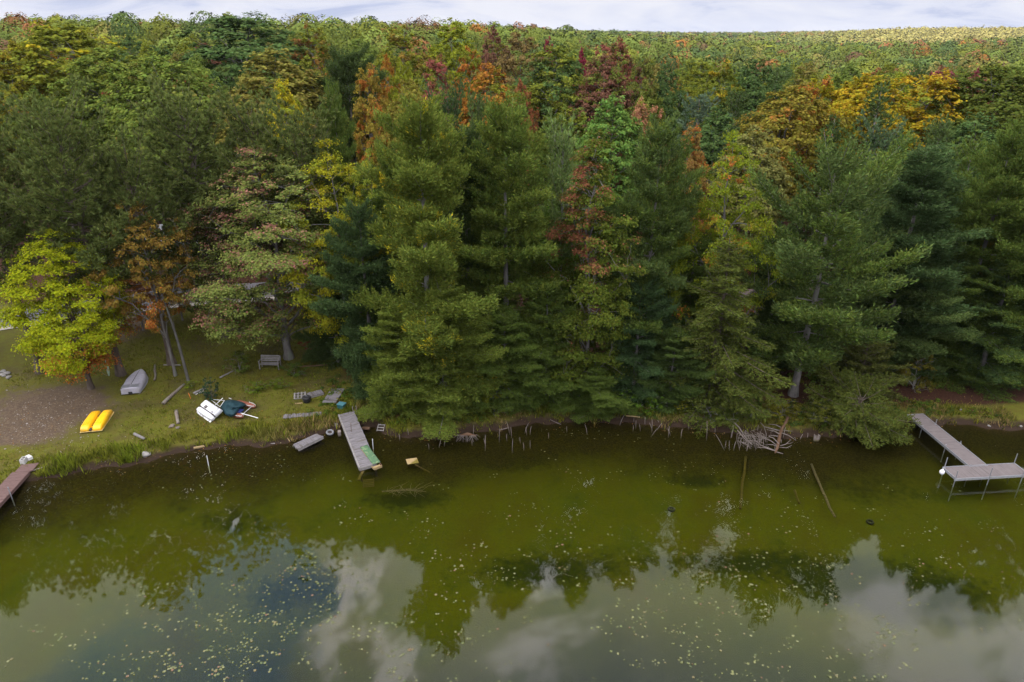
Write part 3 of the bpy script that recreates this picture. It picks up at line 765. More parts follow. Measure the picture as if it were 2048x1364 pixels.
plant('evergreen_shrub', BUSH[1], _x, _y, 1.7, .72, (0.030, 0.066, 0.030), None, 0, 'small dark evergreen shrub behind the white pedal boat', 'shrub')
for tx, ty, Y_, w, col, lab in ((262, 556, 53, 150, (0.24, 0.10, 0.022), 'low orange maple before the road, right of the yellow-green lawn maple'), (345, 545, 55, 110, (0.16, 0.13, 0.024), 'low olive maple by the road, left of the pink-blushing maple'),
                                (215, 470, 56, 130, (0.17, 0.13, 0.024), 'olive-gold maple before the bungalow, behind the yellow-green lawn maple'), (420, 560, 56, 110, (0.085, 0.12, 0.022), 'small green maple by the road behind the pink-blushing maple'), (130, 560, 57, 120, (0.11, 0.13, 0.02), 'small green maple by the road behind the yellow-green lawn maple'),
                                (310, 500, 60, 120, (0.14, 0.12, 0.024), 'olive maple in front of the bungalow, right half')):
    tree('maple_tree', MAP_O, tx, ty, Y_, w, col, lab, 'orange', .25)
# tall pines just outside the frame on both sides: the lake mirrors them
for px_, py_, Y_, w_, pr_, lab in ((-260, 170, 46, 190, RED[0], 'tall red pine just outside the left edge, mirrored in the lake'), (-390, 150, 45, 200, PINE[1], 'tall white pine outside the left edge, mirrored in the lake'), (-520, 180, 47, 220, RED[1], 'tall red pine far outside the left edge, mirrored in the lake'),
                                (2170, 210, 45, 230, PINE[1], 'tall white pine just outside the right edge, mirrored in the lake'), (2310, 190, 44, 250, PINE[0], 'tall white pine outside the right edge, mirrored in the lake'), (2460, 220, 45, 240, PINE[3], 'tall dark pine far outside the right edge, mirrored in the lake')):
    tree('pine_tree', pr_, px_, py_, Y_, w_, 'redpine' if pr_ in RED else 'pine', lab)
# ------------------------------------------------------------------ second and third rows, each crown the photograph tells apart
R2 = [  # kind, shape, tip x, tip y, distance, crown width in the picture, colour, label, (second colour, amount)
 ('pine_tree', RED[0], 85, 155, 45.4, 210, 'redpine', 'dark red pine whose thick bare trunk stands beside the hammock', None),
 ('pine_tree', RED[1], 228, 222, 47.2, 200, 'redpine', 'dark red pine with bare grey lower limbs above the thin olive-orange maple', None),
 ('pine_tree', RED[0], 350, 150, 51.5, 200, 'redpine', 'tall dark red pine behind the left half of the pink-blushing maple', None),
 ('pine_tree', RED[1], 490, 132, 51.5, 200, 'redpine', 'dark red pine just behind the tip of the pink-blushing maple', None),
 ('pine_tree', RED[1], 150, 262, 53.0, 180, 'redpine', 'shorter dark red pine between the hammock pine and the next one, set back', None),
 ('pine_tree', RED[0], -95, 190, 45.5, 190, 'redpine', 'dark red pine cut by the left edge of the view', None),
 ('pine_tree', RED[0], 590, 185, 50.0, 170, 'redpine', 'dark red pine right of the pink-blushing maple, before the pale yellow maple', None),
 ('pine_tree', PINE_MID[0], 360, 285, 54, 80, 'dkpine', 'narrow dark young pine squeezed between the red pines and the pink-blushing maple', None),
 ('maple_tree', MAP_G, 655, 280, 47.5, 205, (0.263, 0.249, 0.016), 'pale yellow maple behind the tallest white pine and the pink-blushing maple', ('ygreen', .5)),
 ('maple_tree', MAP_G, 735, 298, 46.5, 140, (0.183, 0.221, 0.027), 'light green maple tucked against the left side of the tallest white pine', ('yellow', .3)),
 ('pine_tree', PINE[1], 690, 85, 74, 160, 'dkpine', 'dark tall pine with a broad tip far behind the pale yellow maple', None),
 ('pine_tree', PINE[3], 660, 160, 51, 130, 'pine', 'grey-green pine with upswept boughs in front of the dark tall pine', None),
 ('pine_tree', PINE_MID[1], 893, 142, 58, 110, 'bluepine', 'dark blue-green pine between the tips of the two tallest white pines', None),
 ('pine_tree', PINE_MID[0], 955, 165, 55, 90, 'greypine', 'grey-green pine just left of the stepped white pine', None),
 ('pine_tree', PINE_MID[1], 1130, 215, 47, 110, (0.136, 0.190, 0.054), 'light green pine between the stepped white pine and the red-topped maple', None),
 ('maple_tree', MID[0], 1225, 192, 60, 140, (0.117, 0.200, 0.040), 'round bright green maple behind the red-topped maple', None),
 ('maple_tree', MID[1], 1292, 203, 62, 85, 'salmon', 'salmon-coloured maple right of the round bright green maple', ('yolive', .35)),
 ('maple_tree', MID[1], 110, 45, 86, 240, 'yolive', 'wide yellow-green maple high on the left skyline', ('yellow', .2)),
 ('maple_tree', MID[3], 320, 110, 72, 190, 'mid', 'mid green maple with a few rusty sprays behind the tall red pines', ('rust', .12)),
 ('maple_tree', MID[0], 540, 98, 72, 215, (0.177, 0.160, 0.033), 'round olive-tan maple behind the red pine at the pink maple tip', None),
 ('maple_tree', MID[1], 475, 30, 112, 250, 'deep', 'dark green maple with the tallest crown on the left skyline', None),
 ('maple_tree', MID[2], 620, 50, 108, 95, (0.224, 0.118, 0.033), 'orange-tinged maple right of the dark green skyline maple', ('yolive', .6)),
 ('maple_tree', MID[2], 800, 52, 104, 100, (0.224, 0.145, 0.028), 'tan-orange maple on the skyline left of the bright yellow-green one', ('yolive', .6)),
 ('maple_tree', MID[4], 773, 108, 80, 66, (0.289, 0.131, 0.023), 'small orange-brown maple behind the tallest white pine tip', ('yolive', .45)),
 ('maple_tree', MID[2], 803, 118, 76, 60, 'ygreen', 'small bright lime maple beside the small orange-brown one', None),
 ('maple_tree', MID[0], 820, 160, 62, 110, (0.210, 0.184, 0.033), 'pale yellow maple peeping out behind the tip of the tallest white pine', None),
 ('maple_tree', MID[2], 905, 38, 112, 100, 'ygreen', 'bright yellow-green maple standing up to the skyline', None),
 ('maple_tree', MID[4], 988, 52, 108, 80, 'brownred', 'dark red-brown maple by the skyline, right of the yellow-green one', ('tan', .4)),
 ('maple_tree', MID[2], 1040, 60, 104, 100, (0.190, 0.136, 0.048), 'olive-brown maple right of the dark red-brown one on the skyline', None),
 ('maple_tree', MID[2], 937, 95, 84, 75, 'orange', 'upright orange maple above the dark blue-green pine', ('yolive', .45)),
 ('maple_tree', MID[1], 868, 116, 82, 90, (0.249, 0.079, 0.059), 'pink-red maple left of the upright orange maple', ('yolive', .4)),
 ('maple_tree', MID[0], 978, 128, 78, 120, (0.328, 0.151, 0.026), 'glowing orange maple behind the stepped white pine', ('yolive', .4)),
 ('maple_tree', MID[4], 1038, 158, 70, 66, 'rust', 'small rust maple at the right foot of the glowing orange maple', ('yolive', .4)),
 ('maple_tree', MID[3], 1112, 92, 84, 150, (0.154, 0.173, 0.024), 'large yellowish green maple right of the glowing orange maple', ('deep', .4)),
 ('maple_tree', MID[2], 1097, 75, 112, 34, 'crimson', 'small crimson maple above the large yellowish green maple', None),
 ('maple_tree', MID[0], 1208, 108, 80, 112, 'brownred', 'round red-brown maple behind the round bright green maple', ('olive', .35)),
 ('maple_tree', MID[4], 1163, 95, 92, 44, 'crimson', 'narrow crimson maple left of the round red-brown maple', None),
 ('maple_tree', MID[1], 1230, 82, 98, 100, (0.213, 0.076, 0.051), 'faded red maple just above the round red-brown maple', ('olive', .3)),
 ('maple_tree', MID[2], 1290, 108, 82, 76, (0.145, 0.160, 0.033), 'olive green maple with a reddish top right of the round red-brown maple', ('brownred', .2)),
 ('maple_tree', MID[0], 1335, 128, 84, 80, 'deep', 'dark green maple left of the grey-green cone-shaped pine', None),
 ('pine_tree', PINE_MID[0], 1402, 176, 72, 112, (0.088, 0.128, 0.073), 'grey-green cone-shaped pine standing in front of dark maples', None),
 ('maple_tree', MID[2], 1385, 246, 58, 80, (0.210, 0.131, 0.037), 'tan maple with orange sprays behind the dark grey-green pine', ('orange', .3)),
 ('maple_tree', MID[0], 1510, 252, 60, 130, (0.181, 0.181, 0.048), 'pale olive maple behind the yellow-green maple with orange patches', None),
 ('maple_tree', MID[2], 1448, 120, 88, 90, (0.136, 0.160, 0.021), 'green maple speckled yellow right of the cone-shaped pine', ('gold', .2)),
 ('maple_tree', MID[0], 1518, 118, 90, 110, 'deep', 'dark green maple left of the golden maples', None),
 ('maple_tree', MID[3], 1590, 172, 68, 165, (0.190, 0.160, 0.025), 'olive maple with a warm tinge in front of the golden maples', ('orange', .12)),
 ('maple_tree', MID[2], 1648, 152, 76, 90, (0.249, 0.224, 0.015), 'yellow-green maple at the left end of the golden maples', ('orange', .35)),
 ('maple_tree', MID[3], 1740, 150, 74, 170, (0.263, 0.216, 0.016), 'broad yellow-olive maple in the middle of the golden maples', ('gold', .4)),
 ('maple_tree', MID[1], 1860, 146, 74, 170, 'gold', 'golden yellow maple at the right end of the golden maples', ('yolive', .25)),
 ('maple_tree', MID[1], 1885, 138, 96, 90, (0.235, 0.055, 0.062), 'crimson maple behind the golden maple', None),
 ('maple_tree', MID[4], 1958, 136, 92, 70, (0.217, 0.054, 0.054), 'dark red maple between the golden maple and the dark olive one at the edge', None),
 ('maple_tree', MID[3], 2010, 132, 72, 210, (0.081, 0.101, 0.018), 'big dark olive-green maple at the upper right edge', None),
 ('pine_tree', PINE_MID[1], 1785, 222, 57, 130, (0.073, 0.112, 0.048), 'grey-green pine between the golden maples and the bluish shore pine', None),
 ('pine_tree', PINE_MID[0], 1890, 222, 60, 90, 'greypine', 'small grey pine below the golden yellow maple', None),
 ('pine_tree', PINE_MID[2], 1670, 232, 62, 80, 'dkpine', 'narrow dark pine behind the tip of the broad grey-green pine', None),
 ('pine_tree', PINE_MID[0], 1955, 262, 55, 110, 'pine', 'green pine behind the sparse yellowing pine', None),
 ('maple_tree', MID[4], 20, 80, 80, 120, (0.217, 0.200, 0.021), 'yellowing maple at the upper left edge', ('orange', .15)),
 ('maple_tree', MID[2], 735, 130, 70, 80, (0.236, 0.181, 0.029), 'yellow-brown maple right beside the dark tall pine', ('orange', .3)),
 ('maple_tree', MID[0], 560, 160, 62, 90, 'yellow', 'small yellow maple between the red pine and the grey-green upswept pine', ('ygreen', .4)),
 ('maple_tree', MID[3], 210, 95, 78, 180, 'mid', 'green maple behind the dark red pines, right of the wide yellow-green one', ('olive', .4)),
 ('maple_tree', MID[3], 1000, 300, 50, 120, 'green', 'green maple hidden between the tallest and the stepped white pine', None),
 ('maple_tree', MID[0], 1110, 400, 48, 120, (0.090, 0.154, 0.021), 'fresh green maple filling the gap left of the red-topped maple', None),
]
for kind, proto, tx, ty, Yd, w, col, lab, acc in R2:
    tree(kind, proto, tx, ty, Yd, w * (1.3 if Yd > 56 and kind == 'maple_tree' else 1.1), col, lab, *(acc or (None, 0)))

# the wood that closes in behind: single trees on a jittered grid wherever no named one stands
fill = []
pts = [(h[0], h[1], h[2]) for h in HEROES] + BLOCKED
def hazed(c, d): return tuple(c)
PAL = [('green', 'mid green', .20), ('mid', 'grass green', .17), ('deep', 'dark green', .12), ('olive', 'olive', .15), ('yolive', 'yellow-olive', .13), ('tan', 'tan', .07), ('orange', 'orange', .03),
       ('rust', 'rusty', .05), ('brownred', 'red-brown', .04), ('ygreen', 'lime', .04)]
tries = 0
while len(fill) < 300 - len(HEROES) - 4 and tries < 40000:
    tries += 1
    Y_ = 52 + 108 * rng.uniform() ** 0.8
    X_ = rng.uniform(-1, 1) * (0.80 * Y_ + 6)
    if X_ < -8 and Y_ < 72: continue
    mind = 3.9 + 0.022 * (Y_ - 50)
    if any((X_ - x) ** 2 + (Y_ - y) ** 2 < (mind + 0.22 * r) ** 2 for x, y, r in pts): continue
    pts.append((X_, Y_, 2.5))
    con = rng.uniform() < (0.30 if Y_ < 70 else 0.10)
    a = X_ / Y_
    top = CAM_H + (-(66 - 66) - 0) * 0
    h_ = rng.uniform(14.0, 17.5) if Y_ < 75 else rng.uniform(15.0, 18.5)
    if con: proto = PINE_MID[rng.integers(0, 3)]; cn, cw = [('pine', 'green'), ('dkpine', 'dark green'), ('greypine', 'grey-green')][rng.integers(0, 3)]; wr = rng.uniform(2.3, 3.2); h_ += .8
    else:
        proto = MID[rng.integers(0, 5)]; k_ = rng.choice(len(PAL), p=np.array([p[2] for p in PAL]) / sum(p[2] for p in PAL)); cn, cw, _ = PAL[k_]; wr = rng.uniform(3.2, 4.7)
    c_ = np.array(G[cn]) * rng.uniform(.85, 1.15)
    fill.append((X_, Y_, h_, wr, proto, tuple(c_), cw, con))
# labels: colour, kind, how deep in the wood, behind which landmark; the ones still alike are counted from the left
MARK = [(-.42, 'the dark red pines'), (-.22, 'the pink-blushing maple'), (-.02, 'the tallest white pine'), (.20, 'the red-topped maple'), (.46, 'the broad grey-green pine'), (9, 'the bluish shore pine')]
rows = []
for X_, Y_, h_, wr, proto, c_, cw, con in fill:
    mk = next(n for lim, n in MARK if X_ / Y_ < lim)
    dp = 'standing close' if Y_ < 80 else 'deeper in the wood' if Y_ < 118 else 'far back in the wood'
    rows.append('%s %s %s behind %s' % (cw, 'pine' if con else 'broadleaf', dp, mk))
ORD = ['second', 'third', 'fourth', 'fifth', 'sixth', 'seventh', 'eighth', 'ninth']
for i, (X_, Y_, h_, wr, proto, c_, cw, con) in enumerate(fill):
    same = sorted((fill[j][0] / fill[j][1], j) for j in range(len(fill)) if rows[j] == rows[i])
    k = [j for _, j in same].index(i); n = len(same)
    pre = '' if n == 1 else 'leftmost ' if k == 0 else 'rightmost ' if k == n - 1 else 'middle ' if n == 3 else ORD[min(k - 1, 7)] + ' from left, '
    plant('pine_tree' if con else 'maple_tree', proto, X_, Y_, h_, wr, c_, *((G['yolive'], rng.uniform(.1, .5)) if not con and rng.uniform() < .5 else (None, 0)),
          label=pre + rows[i], group='trees of the wood behind the shore')
print('TREES', len(HEROES), len(fill), tries)

# ------------------------------------------------------------------ the far wood, one mass to the horizon
def mat_far():
    m, nt, nodes, L = new_mat('far_leaf')
    col = attr(nt, 'tone').outputs['Vector']
    vary = attr(nt, 'vary').outputs['Fac']
    h = N(nt, 'ShaderNodeHueSaturation'); L.new(col, h.inputs['Color'])
    L.new(maprange(nt, vary, 0, 1, 0.88, 1.12, False), h.inputs['Value'])
    d = N(nt, 'ShaderNodeBsdfDiffuse'); L.new(h.outputs[0], d.inputs[0])
    out(nt, d.outputs[0])
    return m
M['far_leaf'] = mat_far()
def far_wood():
    g = np.random.default_rng(99)
    Q, T, Vv = [], [], []
    names = ['green', 'mid', 'deep', 'olive', 'yolive', 'tan', 'rust', 'brownred', 'ygreen', 'orange', 'dkpine']
    pal = np.array([G[n] for n in names])
    pr = np.array([.17, .15, .13, .18, .15, .08, .045, .035, .03, .015, .03]); pr /= pr.sum()
    for y0, y1, sp, rad, nq, lf in ((150, 260, 9.0, 4.7, 640, .50), (260, 480, 10.5, 5.5, 330, .80), (480, 900, 14, 7.4, 170, 1.4), (900, 1700, 22, 11.5, 80, 2.8), (1700, 3600, 34, 17, 50, 5)):
        ny = int((y1 - y0) / sp)
        for iy in range(ny):
            y = y0 + (iy + .5) * sp
            n = int(2 * (0.86 * y + 10) / sp)
            xx = (np.arange(n) - n / 2 + .5) * sp + g.uniform(-.42, .42, n) * sp
            yy = y + g.uniform(-.42, .42, n) * sp
            hh = height(xx, yy)
            H_ = np.clip(g.normal(16.5, 2.1, n), 12, 21)
            ti = g.choice(len(pal), n, p=pr)
            c = pal[ti] * g.uniform(.7, 1.2, (n, 1)); c = c * .8 + .2 * np.array([.11, .115, .04])
            # sun patch on the right ridge, painted into the leaf colour as pale gold
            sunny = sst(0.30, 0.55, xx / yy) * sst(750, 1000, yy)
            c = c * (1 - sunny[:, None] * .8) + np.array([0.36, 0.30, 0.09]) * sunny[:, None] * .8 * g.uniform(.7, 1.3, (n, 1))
            rr = rad * g.uniform(.6, 1.25, n)
            u = nrm(g.normal(0, 1, (n, nq, 3)) + np.array([0, -.15, .5])); u[..., 2] = np.abs(u[..., 2]) * 1.0 - .12
            lump = 1 + .20 * np.sin(u[..., 0] * 5 + ti[:, None]) * np.cos(u[..., 1] * 6 + xx[:, None]) + g.normal(0, .03, (n, nq))
            tall = g.uniform(.8, 1.5, (n, 1))
            ctr = np.stack([xx[:, None] + u[..., 0] * rr[:, None] * lump, yy[:, None] + u[..., 1] * rr[:, None] * lump, (hh + H_ - rr * tall[:, 0])[:, None] + u[..., 2] * rr[:, None] * tall * lump], -1)
            nn = nrm(u + g.normal(0, .18, u.shape))
            d = nrm(np.cross(nn, g.normal(0, 1, nn.shape))); s = np.cross(d, nn)
            l = lf * g.uniform(.6, 1.3, (n, nq, 1))
            q = kites((ctr - d * l * .5).reshape(-1, 3), (d * l).reshape(-1, 3), (s * l * .48).reshape(-1, 3))
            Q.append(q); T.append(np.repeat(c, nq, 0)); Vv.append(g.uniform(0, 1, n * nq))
    q = np.concatenate(Q)
    print('FAR', len(q))
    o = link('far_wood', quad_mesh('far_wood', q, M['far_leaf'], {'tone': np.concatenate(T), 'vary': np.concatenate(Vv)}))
    tag(o, 'autumn wood rolling away to the horizon beyond the single trees', 'woodland', kind='stuff')
far_wood()
# ------------------------------------------------------------------ materials of things
M['old_wood'] = mat_rough('weathered_wood', (0.0966, 0.0856, 0.0911), (0.2052, 0.1885, 0.1940), 4, 0.85, 0.5, stretch=(4, 0.5, 1), c3=(0.10, 0.085, 0.075))
M['old_beam'] = mat_rough('weathered_beam', (0.1200, 0.1080, 0.1020), (0.2280, 0.2100, 0.1980), 6, 0.85, 0.4)
M['brown_deck'] = mat_rough('brown_deck', (0.085, 0.048, 0.042), (0.15, 0.088, 0.078), 6, 0.7, 0.3, stretch=(6, 1, 1))
M['tan_deck'] = mat_rough('pale_deck', (0.1339, 0.1116, 0.1079), (0.1637, 0.1376, 0.1339), 3, 0.6, 0.15, coords='Object')
M['wet_wood'] = mat_rough('sunken_wood', (0.0450, 0.0300, 0.0050), (0.0850, 0.0600, 0.0100), 6, 0.8, 0.3)
M['ply'] = mat_rough('raw_board', (0.2160, 0.1504, 0.0664), (0.3000, 0.2160, 0.1080), 5, 0.75, 0.2)
M['log'] = mat_rough('log_bark', (0.088, 0.068, 0.056), (0.216, 0.176, 0.144), 9, 0.9, 0.6, c3=(0.17, 0.16, 0.12))
M['drift'] = mat_rough('driftwood', (0.0956, 0.0739, 0.0606), (0.2167, 0.1823, 0.1645), 8, 0.85, 0.3)
M['drift_dark'] = mat_rough('wet_driftwood', (0.05, 0.035, 0.028), (0.16, 0.12, 0.10), 8, 0.8, 0.3)
M['orange_wood'] = mat_rough('barkless_wood', (0.0660, 0.0330, 0.0165), (0.1089, 0.0627, 0.0363), 7, 0.8, 0.3)
M['yellow_plastic'] = mat_rough('yellow_plastic', (0.70, 0.36, 0.006), (0.80, 0.44, 0.010), 2.5, 0.42, 0.06, c3=(0.50, 0.27, 0.02), spec=0.5)
M['pale_yellow'] = mat_rough('pale_yellow_rim', (0.68, 0.47, 0.16), (0.75, 0.55, 0.24), 4, 0.5, 0.05)
M['white_plastic'] = mat_rough('white_hull', (0.581, 0.572, 0.607), (0.704, 0.695, 0.730), 2.2, 0.4, 0.05, c3=(0.58, 0.57, 0.58), spec=0.5)
M['aluminium'] = mat_rough('dull_aluminium', (0.289, 0.272, 0.315), (0.391, 0.374, 0.425), 4, 0.5, 0.08, c3=(0.30, 0.28, 0.30), metal=0.25)
M['metal_pole'] = mat_rough('galvanised_pole', (0.2520, 0.2520, 0.2700), (0.3480, 0.3480, 0.3720), 6, 0.4, 0.05, metal=0.5)
M['black'] = mat_rough('black_plastic', (0.012, 0.011, 0.012), (0.03, 0.028, 0.028), 6, 0.6, 0.1)
M['dark_recess'] = mat_rough('dark_recess', (0.035, 0.026, 0.022), (0.075, 0.055, 0.045), 9, 0.8, 0.2)
M['teal_tarp'] = mat_rough('teal_tarp', (0.006, 0.026, 0.036), (0.014, 0.050, 0.062), 6, 0.75, 0.5, dist=0.05)
M['blue_tarp'] = mat_rough('blue_tarp', (0.008, 0.03, 0.09), (0.015, 0.05, 0.14), 5, 0.6, 0.4, dist=0.05)
M['red_hull'] = mat_rough('faded_red_hull', (0.1440, 0.0450, 0.0270), (0.2160, 0.0780, 0.0480), 6, 0.6, 0.1)
M['blue_paint'] = mat_rough('dark_blue_deck', (0.012, 0.018, 0.10), (0.03, 0.04, 0.16), 6, 0.6, 0.1)
M['white_paint'] = mat_rough('white_paint', (0.5270, 0.5185, 0.5100), (0.6460, 0.6375, 0.6290), 6, 0.55, 0.05)
M['green_mat'] = mat_rough('green_mat', (0.0448, 0.0952, 0.0476), (0.0784, 0.1400, 0.0728), 14, 0.95, 0.4, c3=(0.15, 0.19, 0.10))
M['teal_box'] = mat_rough('teal_box', (0.0108, 0.0576, 0.0684), (0.0180, 0.0828, 0.0936), 5, 0.5, 0.05)
M['swing_blue'] = mat_rough('blue_plastic', (0.01, 0.16, 0.30), (0.02, 0.22, 0.40), 5, 0.5, 0.05)
M['rubber'] = mat_rough('grey_rubber', (0.1320, 0.1320, 0.1380), (0.2160, 0.2160, 0.2220), 9, 0.85, 0.2)
M['stone'] = mat_rough('field_stone', (0.136, 0.124, 0.112), (0.260, 0.242, 0.223), 5, 0.9, 0.5)
M['concrete'] = mat_rough('concrete_block', (0.425, 0.408, 0.399), (0.544, 0.527, 0.510), 12, 0.9, 0.3)
M['hammock'] = mat_rough('green_cloth', (0.22, 0.32, 0.22), (0.36, 0.44, 0.34), 8, 0.9, 0.3)
M['orange'] = mat_rough('orange_plastic', (0.55, 0.10, 0.02), (0.65, 0.15, 0.03), 5, 0.5, 0.05)
M['roof_brown'] = mat_rough('brown_shingle', (0.055, 0.040, 0.036), (0.11, 0.08, 0.07), 5, 0.9, 0.5, stretch=(1, 4, 1))
M['roof_pale'] = mat_rough('pale_metal_roof', (0.1680, 0.1722, 0.1806), (0.2184, 0.2226, 0.2310), 2.5, 0.5, 0.1, c3=(0.34, 0.33, 0.31))
M['wall_dark'] = mat_rough('dark_siding', (0.050, 0.034, 0.028), (0.085, 0.060, 0.050), 4, 0.85, 0.3, stretch=(1, 1, 6))
M['glass'] = mat_rough('window_glass', (0.012, 0.014, 0.016), (0.02, 0.022, 0.025), 2, 0.08, 0.0, spec=0.6)
M['road'] = mat_rough('worn_asphalt', (0.111, 0.106, 0.115), (0.170, 0.162, 0.170), 1.2, 0.9, 0.2, c3=(0.15, 0.13, 0.12))
M['sand'] = mat_rough('sandy_shoulder', (0.240, 0.208, 0.168), (0.352, 0.312, 0.264), 2.0, 0.95, 0.3)

# ------------------------------------------------------------------ helpers for things laid out on the ground
def span(a, b, z=0.3):
    """middle, heading and length of something whose ends show at two places of the picture, at height z"""
    A, B = np.array(at_z(*a, z)), np.array(at_z(*b, z))
    d = B - A
    return (A + B) / 2, math.atan2(d[1], d[0]), float(np.linalg.norm(d))
def loft(stations, n=14, pw=3.0, caps=True):
    """stations (x, y, half width, base z, height): shells with a rounded-box section"""
    mb = MB()
    th = np.linspace(0, np.pi, n)
    V = []
    for x, y, w, zb, h in stations:
        c, s_ = np.cos(th), np.sin(th)
        V += [(x, y + w * np.sign(a) * abs(a) ** (2 / pw), zb + h * abs(b) ** (2 / pw)) for a, b in zip(c, s_)]
    F = []
    for i in range(len(stations) - 1):
        for k in range(n - 1):
            a = i * n + k
            F.append((a, a + n, a + n + 1, a + 1))
        F.append((i * n + n - 1, (i + 1) * n + n - 1, (i + 1) * n, i * n))
    if caps:
        F.append(tuple(range(n))); F.append(tuple(reversed(range((len(stations) - 1) * n, len(stations) * n))))
    return mb.add(V, F)
def planks(mb, x0, x1, w, z, pw=0.14, gap=0.012, th=0.035, jit=0.01, g=rng, cross=True, y0=0.0):
    n = max(1, int((x1 - x0) / (pw + gap)))
    for i in range(n):
        x = x0 + (i + .5) * (x1 - x0) / n
        if cross: mb.box((x, y0 + g.normal(0, jit), z + g.normal(0, .003)), ((x1 - x0) / n - gap, w + g.normal(0, jit), th), (g.normal(0, .01), g.normal(0, .012), g.normal(0, .006)))
        else: mb.box((y0, x, z + g.normal(0, .003)), (w + g.normal(0, jit * 2), (x1 - x0) / n - gap, th), (g.normal(0, .01), g.normal(0, .012), g.normal(0, .006)))

# ------------------------------------------------------------------ yellow pedal boat, upside down on the dirt
c, yaw, Ln = span((182, 864), (208, 826), 0.45)
r = empty('pedal_boat', (c[0], c[1], hz(*c)), yaw, 'yellow plastic pedal boat lying upside down on the bare dirt', 'boat')
hl = Ln / 2
for sg in (-1, 1):
    st = [(-hl, sg * .37, .20, .10, .10), (-hl + .06, sg * .37, .26, .06, .26), (-hl + .25, sg * .37, .285, .05, .36), (-hl * .3, sg * .37, .29, .05, .40), (hl * .4, sg * .37, .285, .05, .40),
          (hl - .35, sg * .37, .27, .05, .36), (hl - .10, sg * .37, .24, .06, .24), (hl, sg * .37, .16, .08, .12)]
    p = loft(st, 16, 4.5).build('pontoon', M['yellow_plastic'], r, True)
    m = MB()
    for k in (-.12, 0, .12): m.add(*[x for x in (loft([(-hl + .35, sg * .37 + k, .022, .40, .045), (hl - .45, sg * .37 + k, .022, .40, .045)], 6, 3).v, loft([(0, 0, 1, 0, 1), (1, 0, 1, 0, 1)], 6, 3).f)])
    m.build('ridge', M['yellow_plastic'], p)
MB().box((0, 0, .05), (Ln * .99, 1.34, .06)).build('rim', M['pale_yellow'], r, bevel=.03)
w = MB().box((-.1, 0, .14), (Ln * .8, .17, .10)).build('channel', M['yellow_plastic'], r, bevel=.02)
m = MB()
for x in (-.72, -.52, -.32, -.10): m.box((x, 0, .205), (.06, .13, .03))
m.box((hl * .58, 0, .20), (.55, .16, .06)); m.box((-hl + .12, .02, .16), (.26, .14, .10))
m.build('paddle_well', M['dark_recess'], r)

# ------------------------------------------------------------------ grey rowboat, upside down
c, yaw, Ln = span((263, 793), (286, 753), 0.45)
r = empty('rowboat', (c[0], c[1], hz(*c)), yaw, 'grey aluminium rowboat turned keel up on the grass beside the hammock tree', 'boat')
hl = Ln / 2
st = [(-hl, 0, .60, .02, .50), (-hl * .5, 0, .68, .02, .52), (0, 0, .69, .02, .53), (hl * .4, 0, .60, .03, .52), (hl * .7, 0, .42, .05, .48), (hl * .9, 0, .20, .08, .42), (hl, 0, .03, .12, .34)]
loft(st, 18, 4.0).build('hull', M['aluminium'], r, True)
k = MB()
k.tube([(-hl + .5, 0, .535), (0, 0, .545), (hl * .45, 0, .54), (hl * .75, 0, .51), (hl * .97, 0, .43)], .022, 6)
k.build('keel', M['dark_recess'], r)
k = MB()
for sg in (-1, 1):
    k.tube([(-hl, sg * .60, .04), (-hl * .5, sg * .70, .04), (0, sg * .71, .04), (hl * .4, sg * .62, .05), (hl * .7, sg * .44, .07), (hl * .9, sg * .22, .10), (hl, sg * .03, .14)], .03, 6)
k.build('gunwale', M['metal_pole'], r)
k = MB().box((-hl - .012, 0, .26), (.03, 1.16, .42)); k.build('transom', M['aluminium'], r, bevel=.02)
MB().box((-hl - .02, 0, .10), (.05, .26, .20)).build('motor_notch', M['black'], r)
k = MB()
for sg in (-1, 1): k.box((-hl + .26, sg * .29, .528), (.50, .54, .025))
k.build('stern_plate', M['metal_pole'], r, bevel=.008)

# ------------------------------------------------------------------ white pedal boat on its keel, by the tarp
c, yaw, Ln = span((399, 812), (442, 841), 0.42)
r = empty('pedal_boat', (c[0], c[1], hz(*c) - .02), yaw, 'white overturned pedal boat with dark centre groove beside the teal tarp', 'boat')
hl = Ln / 2
r.rotation_euler[0] = R(27); r.scale = (2.05 / Ln, .62, .75); r.location[2] += .22
loft([(-hl, .38, .30, .10, .24), (-hl + .12, .38, .42, .05, .40), (-hl + .5, .38, .46, .04, .46), (hl * .6, .38, .46, .04, .46), (hl - .05, .38, .45, .04, .44), (hl, .38, .43, .05, .40)], 18, 6).build('wide_hull', M['white_plastic'], r, True)
loft([(-hl + .05, -.42, .18, .10, .20), (-hl + .16, -.42, .26, .05, .38), (-hl + .5, -.42, .31, .04, .44), (hl * .6, -.42, .31, .04, .44), (hl - .12, -.42, .25, .05, .40), (hl + .05, -.42, .17, .08, .26)], 18, 4).build('narrow_hull', M['white_plastic'], r, True)
MB().box((0, -.08, .24), (Ln * .9, .34, .34)).build('groove', M['dark_recess'], r)
m = MB()
for ix in range(3):
    for iy in range(2): m.box((-.50 + ix * .16, .06 + iy * .17, .505), (.14, .15, .02))
m.build('paddle_hatch', M['dark_recess'], r)
m = MB().box((hl - .12, .38, .502), (.03, .74, .02)).box((hl - .22, .38, .502), (.015, .70, .02)).box((.1, .78, .50), (Ln * .85, .02, .03)).box((.2, .70, .503), (Ln * .7, .015, .02))
m.build('moulding', M['metal_pole'], r)
MB().tube([(hl * .2, .12, .50), (hl * .5, .10, .52), (hl * .72, .14, .50)], .015, 6).build('rope', M['red_hull'], r)
MB().box((hl * .72, .05, .52), (.16, .10, .06)).build('rudder_bracket', M['black'], r)
